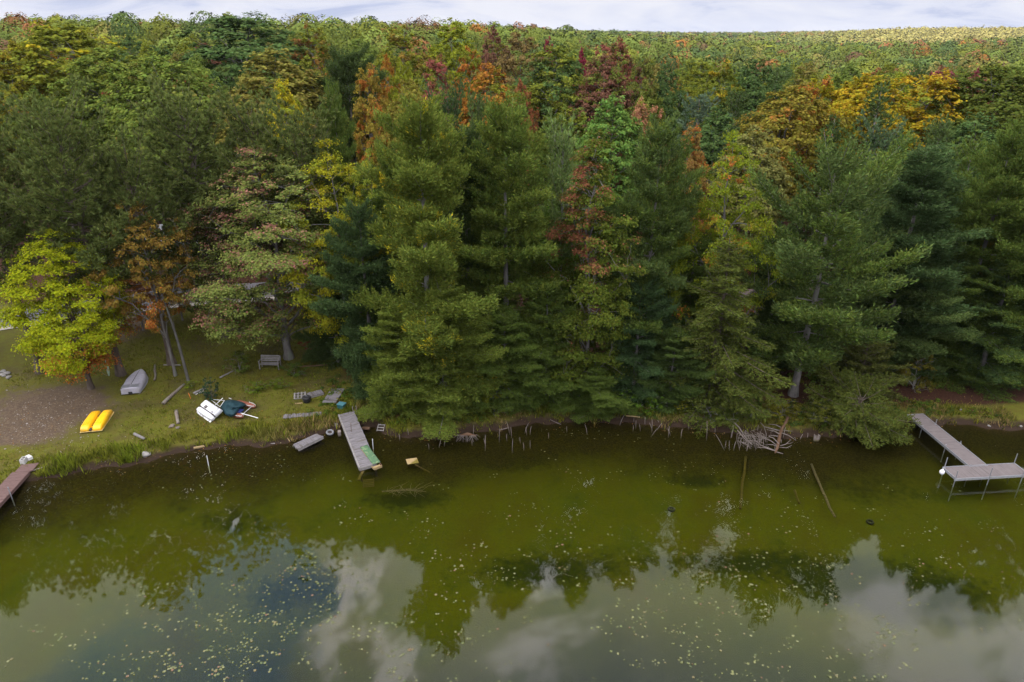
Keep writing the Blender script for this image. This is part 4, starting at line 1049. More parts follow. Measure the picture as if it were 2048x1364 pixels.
loft([(-hl - .02, .0, .86, .01, .05), (hl * .9, 0, .90, .01, .05)], 10, 8).build('rim', M['white_plastic'], r)

# ------------------------------------------------------------------ small red two-pontoon raft with its tube frame, and the tarp over it
def crop(x, y): return 380 + x / 13.65, 780 + y / 13.65
c, yaw, Ln = span(crop(880, 420), crop(1620, 640), 0.35)
r = empty('pontoon_raft', (c[0], c[1], hz(*c)), yaw, 'small raft with faded red pontoons and a white tube frame under the teal tarp', 'boat')
Minv = np.linalg.inv(rotm((0, 0, yaw)))
def loc(px, py, z):
    x, y = at_z(px, py, z)
    return Minv @ (np.array([x, y, z]) - np.array([c[0], c[1], hz(*c)])) 
for (a, b) in ((crop(1230, 345), crop(1800, 530)), (crop(950, 640), crop(1470, 800))):
    A, B = loc(*a, .30), loc(*b, .30)
    d = (B - A); d[2] = 0; L_ = np.linalg.norm(d)
    m = loft([(.2, 0, .10, .05, .10), (.35, 0, .18, 0, .22), (L_ * .5, 0, .20, 0, .26), (L_ * .75, 0, .19, .02, .26), (L_ * .93, 0, .11, .05, .24), (L_, 0, .03, .10, .17)], 14, 3)
    an = math.atan2(d[1], d[0])
    V = np.array(m.v) @ rotm((0, 0, an)).T + np.array([A[0], A[1], 0.02]); m.v = [tuple(v) for v in V]
    p = m.build('pontoon', M['red_hull'], r, True)
    e = MB(); q = rotm((0, 0, an))
    e.tube([(q @ np.array([x, y, .22])) + np.array([A[0], A[1], 0.02]) for x, y in ((L_ * .6, .2), (L_ * .78, .19), (L_ * .93, .115), (L_, .02), (L_ * .93, -.115), (L_ * .78, -.19), (L_ * .6, -.2))], .02, 6)
    e.build('rub_rail', M['white_paint'], p)
A = loc(*crop(1320, 660), .35)
MB().box((A[0], A[1], .30), (.7, .45, .06), (0, 0, .1)).build('deck', M['blue_paint'], r)
fr = [((560, 255, .5), (940, 285, .6)), ((560, 255, .5), (820, 460, .45)), ((690, 410, .4), (900, 215, .8)), ((940, 285, .6), (820, 460, .45)), ((1680, 455, .5), (1390, 700, .45)), ((1390, 700, .45), (1385, 745, .2)), ((1060, 220, .6), (1130, 245, .55))]
for a, b in fr:
    MB().tube([loc(*crop(a[0], a[1]), a[2]), loc(*crop(b[0], b[1]), b[2])], .022, 7).build('frame_tube', M['white_paint'], r)
pole = empty('long_pole', (0, 0, 0), 0, 'long white pole sticking out from under the teal tarp', 'pole')
a, b = at_z(*crop(1270, 620), .55), at_z(*crop(1870, 830), .15)
pole.location = (a[0], a[1], .0)
MB().tube([(0, 0, .62), (b[0] - a[0], b[1] - a[1], hz(*b) + .04)], .028, 8).build('shaft', M['white_paint'], pole)
# tarp: a cloth sheet sagging over pontoons and frame, its border on the grass
poly = [(960, 275), (1110, 262), (1260, 285), (1430, 325), (1570, 392), (1470, 470), (1370, 515), (1330, 570), (1275, 640), (1180, 755), (1080, 720), (985, 690), (905, 590), (825, 470), (890, 370)]
cx_, cy_2 = 1150, 480
NR = 12; V = []
gt = np.random.default_rng(5)
ctr = at_z(*crop(cx_, cy_2), .55)
for i in range(NR + 1):
    f = i / NR
    for k, (x, y) in enumerate(poly):
        X_, Y_ = at_z(*crop(cx_ + (x - cx_) * f, cy_2 + (y - cy_2) * f), .5)
        z = hz(X_, Y_) + .56 * (1 - .55 * f ** 5) - .10 * math.cos(k * 1.7 + f * 3) * f - .10 * math.exp(-((f - .25) / .2) ** 2) * math.cos(k * .9) + .05 * math.sin(9 * f + k * 2.1) + gt.normal(0, .015)
        z = max(z, hz(X_, Y_) + .2); X_, Y_ = at_z(*crop(cx_ + (x - cx_) * f, cy_2 + (y - cy_2) * f), z)
        V.append((X_ - ctr[0], Y_ - ctr[1], z))
n = len(poly); F = []
for i in range(NR):
    for k in range(n):
        a_, b_ = i * n + k, i * n + (k + 1) % n
        F.append((a_, a_ + n, b_ + n, b_))
t = MB().add(V, F).build('tarp', M['teal_tarp'], None, True)
t.location = (ctr[0], ctr[1], 0); m_ = t.modifiers.new('thick', 'SOLIDIFY'); m_.thickness = .012
m_ = t.modifiers.new('sub', 'SUBSURF'); m_.levels = m_.render_levels = 1
tag(t, 'crumpled dark teal tarp thrown over the red raft', 'tarp')

# ------------------------------------------------------------------ garden bench
bx_, by_, bz_ = on_ground(541, 737)
r = empty('garden_bench', (bx_, by_, bz_), R(-3), 'weathered grey slatted garden bench in front of the pink-blushing maple', 'bench')
m = MB()
for k in range(4): m.box((0, -.22 + k * .13, .44), (1.44, .10, .03))
m.build('seat', M['old_beam'], r)
m = MB()
for k in range(4): m.box((0, .27 + k * .035, .56 + k * .12), (1.44, .025, .09), (R(-14), 0, 0))
m.build('backrest', M['old_beam'], r)
for sg in (-1, 1):
    MB().box((sg * .73, -.20, .33), (.06, .07, .66)).build('leg', M['old_beam'], r)
    MB().box((sg * .73, .30, .48), (.06, .07, .96), (R(-9), 0, 0)).build('leg', M['old_beam'], r)
    MB().box((sg * .73, .04, .675), (.08, .60, .035)).build('armrest', M['old_beam'], r)

# ------------------------------------------------------------------ docks
def dock_frame(a, b, za, zb):
    A, B = np.array(at_z(*a, za)), np.array(at_z(*b, zb))
    d = B - A
    return A, math.atan2(d[1], d[0]), float(np.linalg.norm(d))
A, yaw, Ln = dock_frame((692, 826), (738, 936), .50, .38)
r = empty('wooden_dock', (A[0], A[1], .50), yaw, 'weathered grey plank dock sloping into the lake below the teal box', 'dock')
r.rotation_euler = (R(3), R(1.6), yaw)
WD = 1.08; Ln -= .35
m = MB(); planks(m, 0, Ln, WD, 0, .135, .014, .035, .012); m.build('deck', M['old_wood'], r)
for sg in (-1, 1):
    MB().box((Ln / 2, sg * (WD / 2 - .02), -.10), (Ln, .06, .16)).build('stringer', M['old_beam'], r)
    for x in (Ln * .45, Ln * .97):
        MB().tube([(x, sg * (WD / 2 - .09), -.15), (x, sg * (WD / 2 - .09), -1.9)], .06, 8).build('post', M['drift_dark'], r)
MB().box((Ln / 2, -WD / 2 + .04, .03), (Ln, .09, .03)).build('edge_board', M['old_beam'], r)
MB().box((Ln + .02, -.02, -.10), (.05, WD - .10, .2)).build('end_board', M['old_beam'], r)
def lay(root_pt, yaw_, z): return empty
# mat and box at the lake end
Am, yawm, Lm = dock_frame((728, 893), (752, 924), .44, .42)
r = empty('rubber_mat', (Am[0], Am[1], .455), yawm, 'worn green mat lying on the lake end of the plank dock', 'mat')
r.rotation_euler = (R(3), R(2.2), yawm)
mm = MB()
xs_ = np.linspace(-.05, Lm + .1, 14); yy_ = np.linspace(-.24, .24, 6)
V = [(x, y, .012 + .012 * math.sin(x * 6) * math.cos(y * 5) + (.06 * (max(x - Lm * .8, 0)) if y < 0 else 0)) for x in xs_ for y in yy_]
F = [(i * 6 + k, (i + 1) * 6 + k, (i + 1) * 6 + k + 1, i * 6 + k + 1) for i in range(13) for k in range(5)]
o = mm.add(V, F).build('sheet', M['green_mat'], r, True); mo = o.modifiers.new('t', 'SOLIDIFY'); mo.thickness = .02
MB().box((Lm * .35, -.262, .02), (Lm * .5, .02, .015)).build('frayed_edge', M['ply'], r)
x, y = at_z(754, 934, .30)
r = empty('wooden_box', (x, y, .30), yaw + .2, 'broken raw wooden box end at the foot of the green mat', 'box')
MB().box((0, 0, -.02), (.34, .50, .03)).build('bottom', M['ply'], r)
MB().box((.17, 0, .05), (.03, .50, .16)).build('side', M['ply'], r); MB().box((-.02, .26, .05), (.34, .03, .16)).build('side', M['orange_wood'], r); MB().box((-.02, -.26, .03), (.30, .03, .12)).build('side', M['ply'], r)
# dock on the right: straight walk and cross platform, aluminium poles
ZD = .56
P1, P2 = np.array(at_z(1831, 829, ZD)), np.array(at_z(1957, 932, ZD))
r = empty('t_shaped_dock', (P1[0], P1[1], 0), 0, 'pale T-shaped dock on thin metal poles in the right foreground', 'dock')
def strip(a, b, w, name):
    d = b - a; L_ = np.linalg.norm(d); an = math.atan2(d[1], d[0])
    m = MB(); planks(m, 0, L_, w - .07, 0, .135, .006, .03, 0.0)
    V = np.array(m.v) @ rotm((0, 0, an)).T + np.array([a[0] - P1[0], a[1] - P1[1], ZD]); m.v = [tuple(v) for v in V]
    o = m.build(name, M['tan_deck'], r)
    e = MB()
    for sg in (-1, 1): e.box((L_ / 2, sg * (w / 2 - .02), -.05), (L_, .04, .15))
    e.box((L_ + .02, 0, -.05), (.04, w, .15)); e.box((-.02, 0, -.05), (.04, w, .15))
    V = np.array(e.v) @ rotm((0, 0, an)).T + np.array([a[0] - P1[0], a[1] - P1[1], ZD]); e.v = [tuple(v) for v in V]
    e.build('side_rail', M['metal_pole'], o)
    return d / L_, L_
u, L1 = strip(P1, P2, 1.15, 'walkway')
Q1 = (np.array(at_z(1888, 936, ZD)) + np.array(at_z(1912, 956, ZD))) / 2
Q2 = (np.array(at_z(2031, 928, ZD)) + np.array(at_z(2056, 948, ZD))) / 2 
u2, L2 = strip(Q1, Q2, 1.22, 'platform')
def dock_pole(px, py, top, off=(0, 0)):
    x, y = at_z(px, py, ZD); x += off[0]; y += off[1]
    MB().tube([(x - P1[0], y - P1[1], ZD + top), (x - P1[0], y - P1[1], hz(x, y) - .1)], .026, 8).build('pole', M['metal_pole'], r)
    MB().box((x - P1[0], y - P1[1], ZD - .05), (.09, .09, .16)).build('pole_bracket', M['metal_pole'], r)
for px, py, tp in ((1845, 852, .05), (1892, 890, .05), (1871, 849, .38), (1921, 886, .15), (1889, 935, .70), (1911, 957.5, .55), (1979, 954, .65), (2046, 951, .6), (2028, 927, .70), (1942, 931, .06), (1973, 931, .06)):
    dock_pole(px, py, tp)
x, y = at_z(1884, 944, .45)
r = empty('fender_buoy', (x, y, .30), 0, 'white plastic jug hanging at the left corner of the T-shaped dock', 'buoy')
th = np.linspace(0, 1, 9); m = MB(); m.tube([(0, 0, .34 * t) for t in th], [.03, .11, .135, .14, .14, .135, .11, .06, .035], 14); m.build('jug', M['white_plastic'], r, True)
MB().tube([(0, 0, .33), (.05, .05, .42), (.12, .10, .30)], .008, 5).build('cord', M['white_paint'], r)
# brown dock bottom left
A, yaw, Ln = dock_frame((42, 944), (-12, 1002), .38, .38)
r = empty('brown_dock', (A[0], A[1], .38), yaw, 'brown painted plank dock cut by the left edge of the view', 'dock')
Ln = 7
m = MB(); planks(m, 0, Ln, .98, 0, .14, .008, .035, .004); m.build('deck', M['brown_deck'], r)
for sg in (-1, 1): MB().box((Ln / 2, sg * .47, -.10), (Ln, .05, .17)).build('stringer', M['brown_deck'], r)
for x, y in ((2.15, .53), (2.15, -.53), (5.5, .53), (5.5, -.53)): MB().tube([(x, y, .45), (x, y, -1.7)], .027, 8).build('pole', M['metal_pole'], r)
MB().box((-.45, .1, -.02), (.9, .95, .04), (0, R(-4), .1)).build('ramp_board', M['brown_deck'], r)
MB().box((-.25, .75, -.03), (.06, 1.0, .04), (0, 0, .55)).build('pale_batten', M['drift'], r)
# half-sunk ramp left of the plank dock
A, yaw, Ln = dock_frame((590, 894), (640, 868), .10, .30)
r = empty('sunken_ramp', (A[0], A[1], .08), yaw, 'collapsed grey plank ramp half sunk at the bank left of the plank dock', 'dock')
r.rotation_euler = (R(-9), R(-5), yaw)
m = MB(); planks(m, -.45, .45, Ln, 0, .14, .012, .03, .05, cross=False, y0=Ln / 2); m.build('deck', M['old_wood'], r)
for y in (-.40, 0, .40): MB().box((Ln / 2, y, -.09), (Ln, .07, .14)).build('stringer', M['old_beam'], r)
# loose deck sections on the grass
def section(a, b, w, z, label, name='deck_section', mat='old_wood', tilt=(0, 0)):
    A, yaw, Ln = dock_frame(a, b, z, z)
    g_ = hz((A[0] + math.cos(yaw) * Ln / 2), (A[1] + math.sin(yaw) * Ln / 2))
    r = empty(name, (A[0], A[1], g_), yaw, label, 'deck section'); r.rotation_euler = (tilt[0], tilt[1], yaw)
    m = MB(); planks(m, 0, Ln, w, .15, .14, .014, .03, .012); m.build('deck', M[mat], r)
    for sg in (-1, 1): MB().box((Ln / 2, sg * (w / 2 - .05), .065), (Ln, .05, .13)).build('stringer', M['old_beam'], r)
section((616, 791), (645, 783), .62, .6, 'narrow grey plank section lying on the grass behind the black tub')
section((658, 805), (676, 777), .95, .6, 'wide grey plank section lying on the grass beside the teal box')
A, yaw, Ln = dock_frame((566, 829), (642, 823), .5, .5)
g_ = hz(A[0] + 1, A[1])
r = empty('plank_walkway', (A[0], A[1], g_ - .09), yaw, 'old plank walkway sunk level with the grass above the sunken ramp', 'walkway')
m = MB(); planks(m, 0, Ln, .52, .12, .15, .012, .03, .02); m.build('deck', M['old_wood'], r); MB().box((Ln / 2, 0, .05), (Ln, .4, .08)).build('stringer', M['old_beam'], r)
x, y, z = on_ground(600, 793)
r = empty('pallet', (x, y, z), .25, 'small grey slatted pallet leaning by the black tub', 'pallet'); r.rotation_euler = (R(8), 0, .25)
for k in range(4): MB().box((-.36 + k * .24, 0, .10), (.10, .75, .025)).build('slat', M['old_beam'], r)
for k in range(3): MB().box((0, -.32 + k * .32, .045), (.85, .08, .08)).build('runner', M['old_beam'], r)
x, y, z = on_ground(614, 804)
r = empty('black_tub', (x, y, z), 0, 'round black tub with a lid standing in the grass', 'tub')
m = MB(); m.tube([(0, 0, 0), (0, 0, .05), (0, 0, .30), (0, 0, .36)], [.20, .25, .30, .31], 20); m.build('bowl', M['black'], r, True)
m = MB(); m.tube([(0, 0, .36), (0, 0, .40), (0, 0, .43), (0, 0, .445)], [.32, .30, .20, .04], 20); m.build('lid', M['black'], r, True)
MB().tube([(-.06, 0, .44), (-.05, 0, .49), (.05, 0, .49), (.06, 0, .44)], .012, 6).build('handle', M['metal_pole'], r)
for a, b, lab in (((590, 806), (605, 805), 'pale board lying in the grass left of the black tub'),):
    c, yaw, Ln = span(a, b, .5)
    o = MB().box((0, 0, .03), (Ln, .08, .04)).build('loose_board', M['ply'], None, bevel=.006); o.location = (c[0], c[1], hz(*c)); o.rotation_euler[2] = yaw; tag(o, lab, 'board')
x, y, z = on_ground(684, 817)
r = empty('storage_box', (x, y, z), R(-20), 'teal plastic box with a lighter lid at the land end of the plank dock', 'box')
MB().box((0, 0, .18), (.46, .36, .36), taper=1.08).build('body', M['teal_box'], r, bevel=.02)
MB().box((0, 0, .385), (.54, .44, .05)).build('lid', mat_rough('light_teal', (0.045, 0.13, 0.15), (0.06, 0.16, 0.18), 4, .5, .05), r, bevel=.015)
x, y, z = on_ground(661, 872)
r = empty('old_tyre', (x, y, max(z, 0) + .10), .3, 'pale old tyre lying in the mud by the sunken ramp', 'tyre'); r.rotation_euler = (R(14), R(5), .3)
m = MB(); a_ = np.linspace(0, 2 * np.pi, 25)[:-1]; V, F = [], []
for i, t in enumerate(a_):
    for k in range(8):
        q = k * np.pi / 4; rr_ = .20 + .065 * math.cos(q); V.append((rr_ * math.cos(t), rr_ * math.sin(t), .07 * math.sin(q)))
for i in range(24):
    for k in range(8): F.append((i * 8 + k, ((i + 1) % 24) * 8 + k, ((i + 1) % 24) * 8 + (k + 1) % 8, i * 8 + (k + 1) % 8))
m.add(V, F).build('tread', M['rubber'], r, True)
MB().tube([(0, 0, -.05), (0, 0, -.03)], .15, 16).build('hub', M['dark_recess'], r)

# ------------------------------------------------------------------ logs, posts, blocks, stones, small litter of the lawn
def log(a, b, rad, label, name='log', mat='log', zz=None, group=None, cat='log', sunk=False, bend=.03):
    z0 = .3 if zz is None else zz
    c, yaw, Ln = span(a, b, z0 + (rad if zz is None else 0))
    g_ = np.random.default_rng(int(a[0] * 7 + a[1]))
    n = 7; s = np.linspace(-.5, .5, n)
    zb = hz(*c) if zz is None else zz
    pts_ = [(Ln * t, g_.normal(0, bend) * Ln * .2, rad * .9 + g_.normal(0, .1) * rad) for t in s]
    o = MB().tube(pts_, rad * (1 - .18 * (s + .5)) * g_.uniform(.93, 1.07, n), 10).build(name, M[mat], None, True)
    o.location = (c[0], c[1], zb - .02); o.rotation_euler[2] = yaw
    return tag(o, label, cat, group)
log((327, 809), (369, 772), .12, 'long fallen log lying slantwise on the lawn below the leaning birch')
log((352, 821), (356, 845), .12, 'short thick log pointing at the lake, left of the white pedal boat')
log((268, 866), (288, 876), .10, 'short grey log in the grass right of the yellow pedal boat', mat='old_beam')
log((313, 739), (312, 769), .08, 'thin brown log lying upright up the slope, right of the grey rowboat')
log((330, 740), (364, 740), .06, 'thin pole lying across the lawn behind the leaning birch foot', mat='old_beam')
log((441, 762), (468, 748), .07, 'slim grey log lying behind the small dark evergreen shrub', mat='old_beam')
log((388, 790), (412, 779), .09, 'grey log behind the white pedal boat, under the dark evergreen shrub', mat='old_beam')
log((600, 739), (655, 736), .07, 'reddish brown log lying under the trees right of the bench', mat='orange_wood')
log((392, 792), (408, 785), .025, 'thin white pole on the grass behind the white pedal boat', name='thin_pole', mat='white_paint', cat='pole')
log((278, 795), (292, 788), .02, 'short pale stick on the grass right of the grey rowboat', name='dead_stick', mat='drift', cat='stick')
log((384, 808), (392, 800), .018, 'bleached stick leaning by the white pedal boat bow', name='dead_stick', mat='drift', cat='stick')
log((376, 785), (382, 800), .022, 'orange tool handle lying in the grass left of the white pedal boat', name='tool_handle', mat='orange', cat='handle')
for a, b, rad, lab in (((388, 898), (412, 893), .09, 'cut log lying in the shallow water below the white pedal boat'),):
    log(a, b, rad, lab, mat='ply', zz=.04)
log((532, 889), (550, 887), .035, 'thin board floating by the bank left of the sunken ramp', name='loose_board', mat='old_beam', zz=.02, cat='board')
log((572, 872), (580, 883), .03, 'raw wooden stake leaning at the bank left of the sunken ramp', name='stake', mat='ply', zz=.1, cat='stake')
log((1252, 832), (1280, 835), .05, 'pale broken log lying on the bank under the green bushes', mat='ply', zz=.25)
log((1100, 839), (1122, 849), .018, 'long thin pale stick lying on the bank left of the green bushes', name='dead_stick', mat='drift', zz=.25, cat='stick')
def rock(px, py, s, label, name='rock', zz=None, group=None, mat='stone'):
    x, y, z = on_ground(px, py)
    g_ = np.random.default_rng(int(px * 3 + py))
    import bmesh
    bm_ = bmesh.new(); bmesh.ops.create_icosphere(bm_, subdivisions=3, radius=1)
    k = g_.normal(0, 1, (6, 3))
    for v in bm_.verts:
        p = np.array(v.co); f = 1 + .13 * sum(math.sin(2.2 * float(np.dot(p, q)) + i) for i, q in enumerate(k)) / 2
        v.co = (p[0] * f * s, p[1] * f * s * .8, p[2] * f * s * .6)
    me = bpy.data.meshes.new(name); bm_.to_mesh(me); bm_.free(); me.materials.append(M[mat])
    me.polygons.foreach_set('use_smooth', [True] * len(me.polygons))
    o = link(name, me); o.location = (x, y, (z if zz is None else zz) + s * .2); o.rotation_euler[2] = g_.uniform(0, 6)
    return tag(o, label, 'rock', group)
rock(264, 757, .17, 'single pale stone behind the grey rowboat')
rock(293, 910, .30, 'large grey boulder at the water edge below the small cut log')
rock(344, 853, .20, 'brown lumpy stone at the foot of the short thick log', mat='log')
rock(356, 856, .16, 'flat brown stone right of the lumpy one by the short log', mat='log')
for px, py, s in ((6, 744, .2), (14, 748, .24), (18, 755, .2), (8, 752, .16), (3, 750, .17)): rock(px, py, s, 'grey stone in the small heap on the far left lawn', group='heap of stones on the far left lawn')
rock(1700, 756, .13, 'single pale stone on the needles right of the swing tree')
rock(1922, 820, .10, 'small white stone on the needle-covered bank above the T-shaped dock')
rock(1978, 852, .10, 'left of two white stones at the water edge behind the T-shaped dock'); rock(2042, 853, .10, 'right of two white stones at the water edge behind the T-shaped dock')
for px, py, yw, up, lab in ((48.8, 925, .15, True, 'concrete block stood on end with its two holes up, by the brown dock'), (58.5, 918, -.5, False, 'concrete block lying flat above the brown dock')):
    x, y, z = on_ground(px, py)
    r = empty('concrete_block', (x, y, z), yw, lab, 'block')
    m = MB()
    if up:
        for a_, b_ in (((-.11, 0), (.04, .40)), ((.11, 0), (.04, .40))): m.box((*a_, .15), (*b_, .32))
        for yv in (-.18, 0, .18): m.box((0, yv, .15), (.18, .04, .32))
    else: m.box((0, 0, .10), (.40, .26, .20))
    m.build('shell', M['concrete'], r, bevel=.008)
    if up: MB().box((0, 0, .17), (.17, .35, .25)).build('hollow', M['dark_recess'], r)
    else: MB().box((0, -.134, .10), (.28, .012, .11)).build('hollow', M['concrete'], r)
for px, py, lab in ((673, 853, 'upper of two tan blocks stacked under the side of the plank dock'), (679, 868, 'lower of two tan blocks standing under the side of the plank dock')):
    x, y = at_z(px, py, .05)
    o = MB().box((0, 0, .1), (.20, .26, .38), (.1, .05, .3)).build('wooden_block', M['drift'], None, bevel=.02); o.location = (x, y, .0); tag(o, lab, 'block')
x, y = at_z(732, 857, .1)
o = MB().box((0, 0, 0), (.5, .22, .12), (0, .05, -.05)).build('wooden_box', M['orange_wood'], None, bevel=.01); o.location = (x, y, .12); tag(o, 'low brown wooden box at the bank right of the plank dock', 'box')
x, y = at_z(762, 857, .1)
r = empty('wooden_step', (x, y, .16), -.1, 'little pale wooden step frame at the water edge right of the plank dock', 'step'); r.rotation_euler = (R(25), 0, -.1)
for sg in (-1, 1): MB().box((sg * .22, 0, 0), (.04, .55, .05)).build('rail', M['old_beam'], r)
for k in (-1, 0, 1): MB().box((0, k * .22, .02), (.42, .07, .03)).build('tread', M['old_beam'], r)
for px, py, lab in ((707, 829, 'left of two pale poles leaning at the land end of the plank dock'), (714, 828, 'right of two pale poles leaning at the land end of the plank dock')):
    x, y = at_z(px, py, .4)
    o = MB().tube([(0, 0, -.2), (-.08, .25, .55)], .03, 7).build('leaning_pole', M['drift'], None); o.location = (x, y, .35); tag(o, lab, 'pole')
for px, py, lab in ((746, 898, 'thin pale pole standing in the water by the green mat'), (417, 932, 'white post standing in the lake by the bank below the cut log'), (704, 875, 'dark iron rod standing up from the middle of the plank dock')):
    x, y = at_z(px, py, 0)
    zb = .45 if 'middle' in lab else hz(x, y)
    o = MB().tube([(0, 0, zb), (.03, 0, .75 if zb < .4 else 1.1)], .022, 7).build('thin_post', M['drift_dark' if 'iron' in lab else 'white_paint'], None); o.location = (x, y, 0); tag(o, lab, 'post')

# hammock, swing
x, y, z = on_ground(236, 757)
r = empty('hammock', (x - .45, y - .15, z), 0, 'folded pale green hammock hanging beside the thick dark pine trunk', 'hammock')
m = MB(); m.tube([(0.03, 0, 1.75), (.02, 0, 1.5), (0, 0, 1.1), (-.03, 0, .6), (-.06, 0, .35), (-.05, 0, .28)], [.02, .06, .10, .09, .05, .02], 10); m.build('cloth', M['hammock'], r, True)
MB().tube([(.03, 0, 1.75), (.25, .12, 2.3)], .012, 5).build('rope', M['drift'], r); MB().tube([(-.05, 0, .28), (-.3, -.1, .45), (-.62, -.25, 1.0)], .012, 5).build('rope', M['drift'], r)
x, y, z = on_ground(1591, 768)
r = empty('swing', (x, y, z), .1, 'blue plastic child swing hanging left of the thick bare pine trunk', 'swing')
MB().box((0, 0, .45), (.48, .18, .04)).build('seat', M['swing_blue'], r, bevel=.015)
for sg in (-1, 1): MB().tube([(sg * .22, 0, .45), (sg * .22, 0, 3.6)], .010, 5).build('rope', M['drift'], r)

# ------------------------------------------------------------------ in the water: sunk wood
log((1490, 915), (1478, 1018), .085, 'long pale sunken log below the driftwood pile', name='sunken_log', mat='wet_wood', zz=-.45, bend=.05)
log((1622, 930), (1668, 1035), .07, 'long dark sunken log left of the T-shaped dock', name='sunken_log', mat='drift_dark', zz=-.6, bend=.03)
log((1589, 982), (1598, 1008), .07, 'short sunken log between the two long sunken ones', name='sunken_log', mat='wet_wood', zz=-.6)
log((830, 930), (860, 945), .04, 'sunken board with a cross piece right of the plank dock', name='sunken_board', mat='wet_wood', zz=-.05, cat='board')
for px, py, lab in ((1343, 1015, 'left of two sunken tyres on the lake floor'), (1741, 1041, 'right of two sunken tyres on the lake floor')):
    x, y = at_z(px, py, -.9); zz_ = hz(x, y)
    o = MB().add(V, F).build('sunken_ring', M['black'], None, True); o.location = (x, y, zz_ + .08); o.scale = (.8, .8, .9); tag(o, lab, 'tyre')
x, y = at_z(824, 922, 0)
r = empty('wooden_crate', (x, y, -.12), .4, 'yellowed wooden crate half sunk right of the plank dock', 'crate'); r.rotation_euler = (.15, .1, .4)
MB().box((0, 0, .12), (.70, .50, .03)).build('lid', M['ply'], r, bevel=.01); MB().box((0, -.24, 0), (.70, .03, .25)).build('side', M['wet_wood'], r); MB().box((.34, 0, 0), (.03, .48, .25)).build('side', M['wet_wood'], r)
x, y = at_z(737, 966, -.3)
r = empty('sunken_pallet', (x, y, -.3), .15, 'small yellowish slatted frame sunk in front of the plank dock', 'pallet'); r.rotation_euler = (R(28), 0, .15)
for k in range(5): MB().box((0, -.22 + k * .11, 0), (.60, .05, .02)).build('slat', M['wet_wood'], r)
for sg in (-1, 1): MB().box((sg * .30, 0, .02), (.05, .55, .05)).build('rail', M['wet_wood'], r)
c, yaw, Ln = span((726, 944), (717, 958), -.05)
o = MB().box((0, 0, 0), (Ln, .16, .04)).build('sunken_board', M['wet_wood'], None); o.location = (c[0], c[1], -.06); o.rotation_euler = (0, .25, yaw); tag(o, 'broken board slanting into the water under the plank dock end', 'board')
def brush(name, px, py, w, h_, n, label, mat, zz, thick=.018, seed=1, up=.25, cat='brushwood', parent_mat=None):
    g_ = np.random.default_rng(seed)
    x, y = at_z(px, py, zz)
    r = empty(name, (x, y, zz), 0, label, cat)
    return r, g_
r, g_ = brush('sunken_branches', 805, 983, 0, 0, 0, 'tangle of fine sunken branches right of the sunken slatted frame', '', -.5)
MB().tube([(-1.2, 0, 0), (-.3, .05, .06), (.6, 0, .1), (1.4, -.05, .02)], [.035, .035, .025, .012], 6).build('stem', M['drift_dark'], r)
m = MB()
for k in range(34):
    x0 = g_.uniform(-1, 1.2); a_ = g_.uniform(-1.3, 1.3) + (1.57 if g_.uniform() < .5 else -1.57) * .8; l_ = g_.uniform(.35, 1.0)
    m.tube([(x0, 0, .05), (x0 + .5 * l_ * math.cos(a_) + .1, .5 * l_ * math.sin(a_), .12), (x0 + l_ * math.cos(a_) + .3, l_ * math.sin(a_), g_.uniform(-.05, .25))], [.012, .009, .005], 4)
m.build('twigs', M['drift_dark'], r)

# ------------------------------------------------------------------ the driftwood: a fallen dead tree, its limbs over the water
def crop4(x, y): return 1430 + x / 9.75, 830 + y / 9.75
def W3(x, y, z): a_ = at_z(*crop4(x, y), z); return np.array([a_[0], a_[1], z])
O_ = W3(1250, 500, .2)
r = empty('fallen_tree', tuple(O_), 0, 'fallen dead tree with bare pale limbs lying in the water below the hemlock', 'dead tree')
tr_ = [(1420, 40, .8), (1370, 160, .65), (1300, 270, .5), (1265, 380, .35), (1240, 520, .22), (1215, 640, .12), (1170, 740, .0)]
MB().tube([W3(*p) - O_ for p in tr_], [.09, .095, .10, .11, .105, .09, .05], 9).build('trunk', M['orange_wood'], r, True)
for pts_, rad in (([(1300, 250, .5), (1180, 190, .65), (1040, 178, .6)], .035), ([(1280, 310, .45), (1120, 270, .6), (960, 230, .55), (880, 140, .7)], .045), ([(1270, 380, .4), (1150, 310, .55), (1010, 285, .5)], .035),
                  ([(1300, 350, .45), (1430, 395, .5), (1580, 495, .2)], .035), ([(1225, 415, .4), (1140, 400, .45), (1050, 395, .4)], .04), ([(1245, 560, .25), (1140, 450, .45), (1040, 410, .5)], .035),
                  ([(1215, 600, .15), (1100, 510, .4), (990, 460, .4), (890, 430, .3)], .035), ([(1230, 620, .15), (1130, 580, .3), (1000, 570, .3)], .025), ([(1180, 700, .05), (1010, 630, .25), (890, 590, .3), (800, 500, .4)], .04),
                  ([(1140, 690, .1), (980, 640, .25), (830, 630, .2)], .03), ([(1260, 630, .15), (1400, 640, .3), (1500, 590, .35)], .03), ([(1270, 600, .15), (1380, 570, .3), (1480, 480, .5)], .03), ([(1390, 560, .3), (1470, 555, .35), (1530, 520, .4)], .018),
                  ([(1200, 720, .02), (1330, 755, .05)], .03), ([(1375, 240, .6), (1350, 340, .4), (1330, 440, .15)], .02), ([(1300, 290, .5), (1420, 310, .55), (1520, 315, .5)], .02), ([(960, 240, .55), (1000, 370, .4), (985, 530, .1)], .025),
                  ([(1150, 310, .5), (1090, 330, .4), (1090, 390, .2)], .015), ([(1170, 700, .05), (1165, 580, .3)], .02), ([(1290, 480, .2), (1290, 550, .05)], .035), ([(1245, 430, .2), (1225, 490, .05)], .03)):
    MB().tube([W3(*p) - O_ for p in pts_], np.linspace(rad, rad * .45, len(pts_)), 6).build('limb', M['drift'], r, True)
O_ = W3(640, 450, .1)
g_ = np.random.default_rng(44)
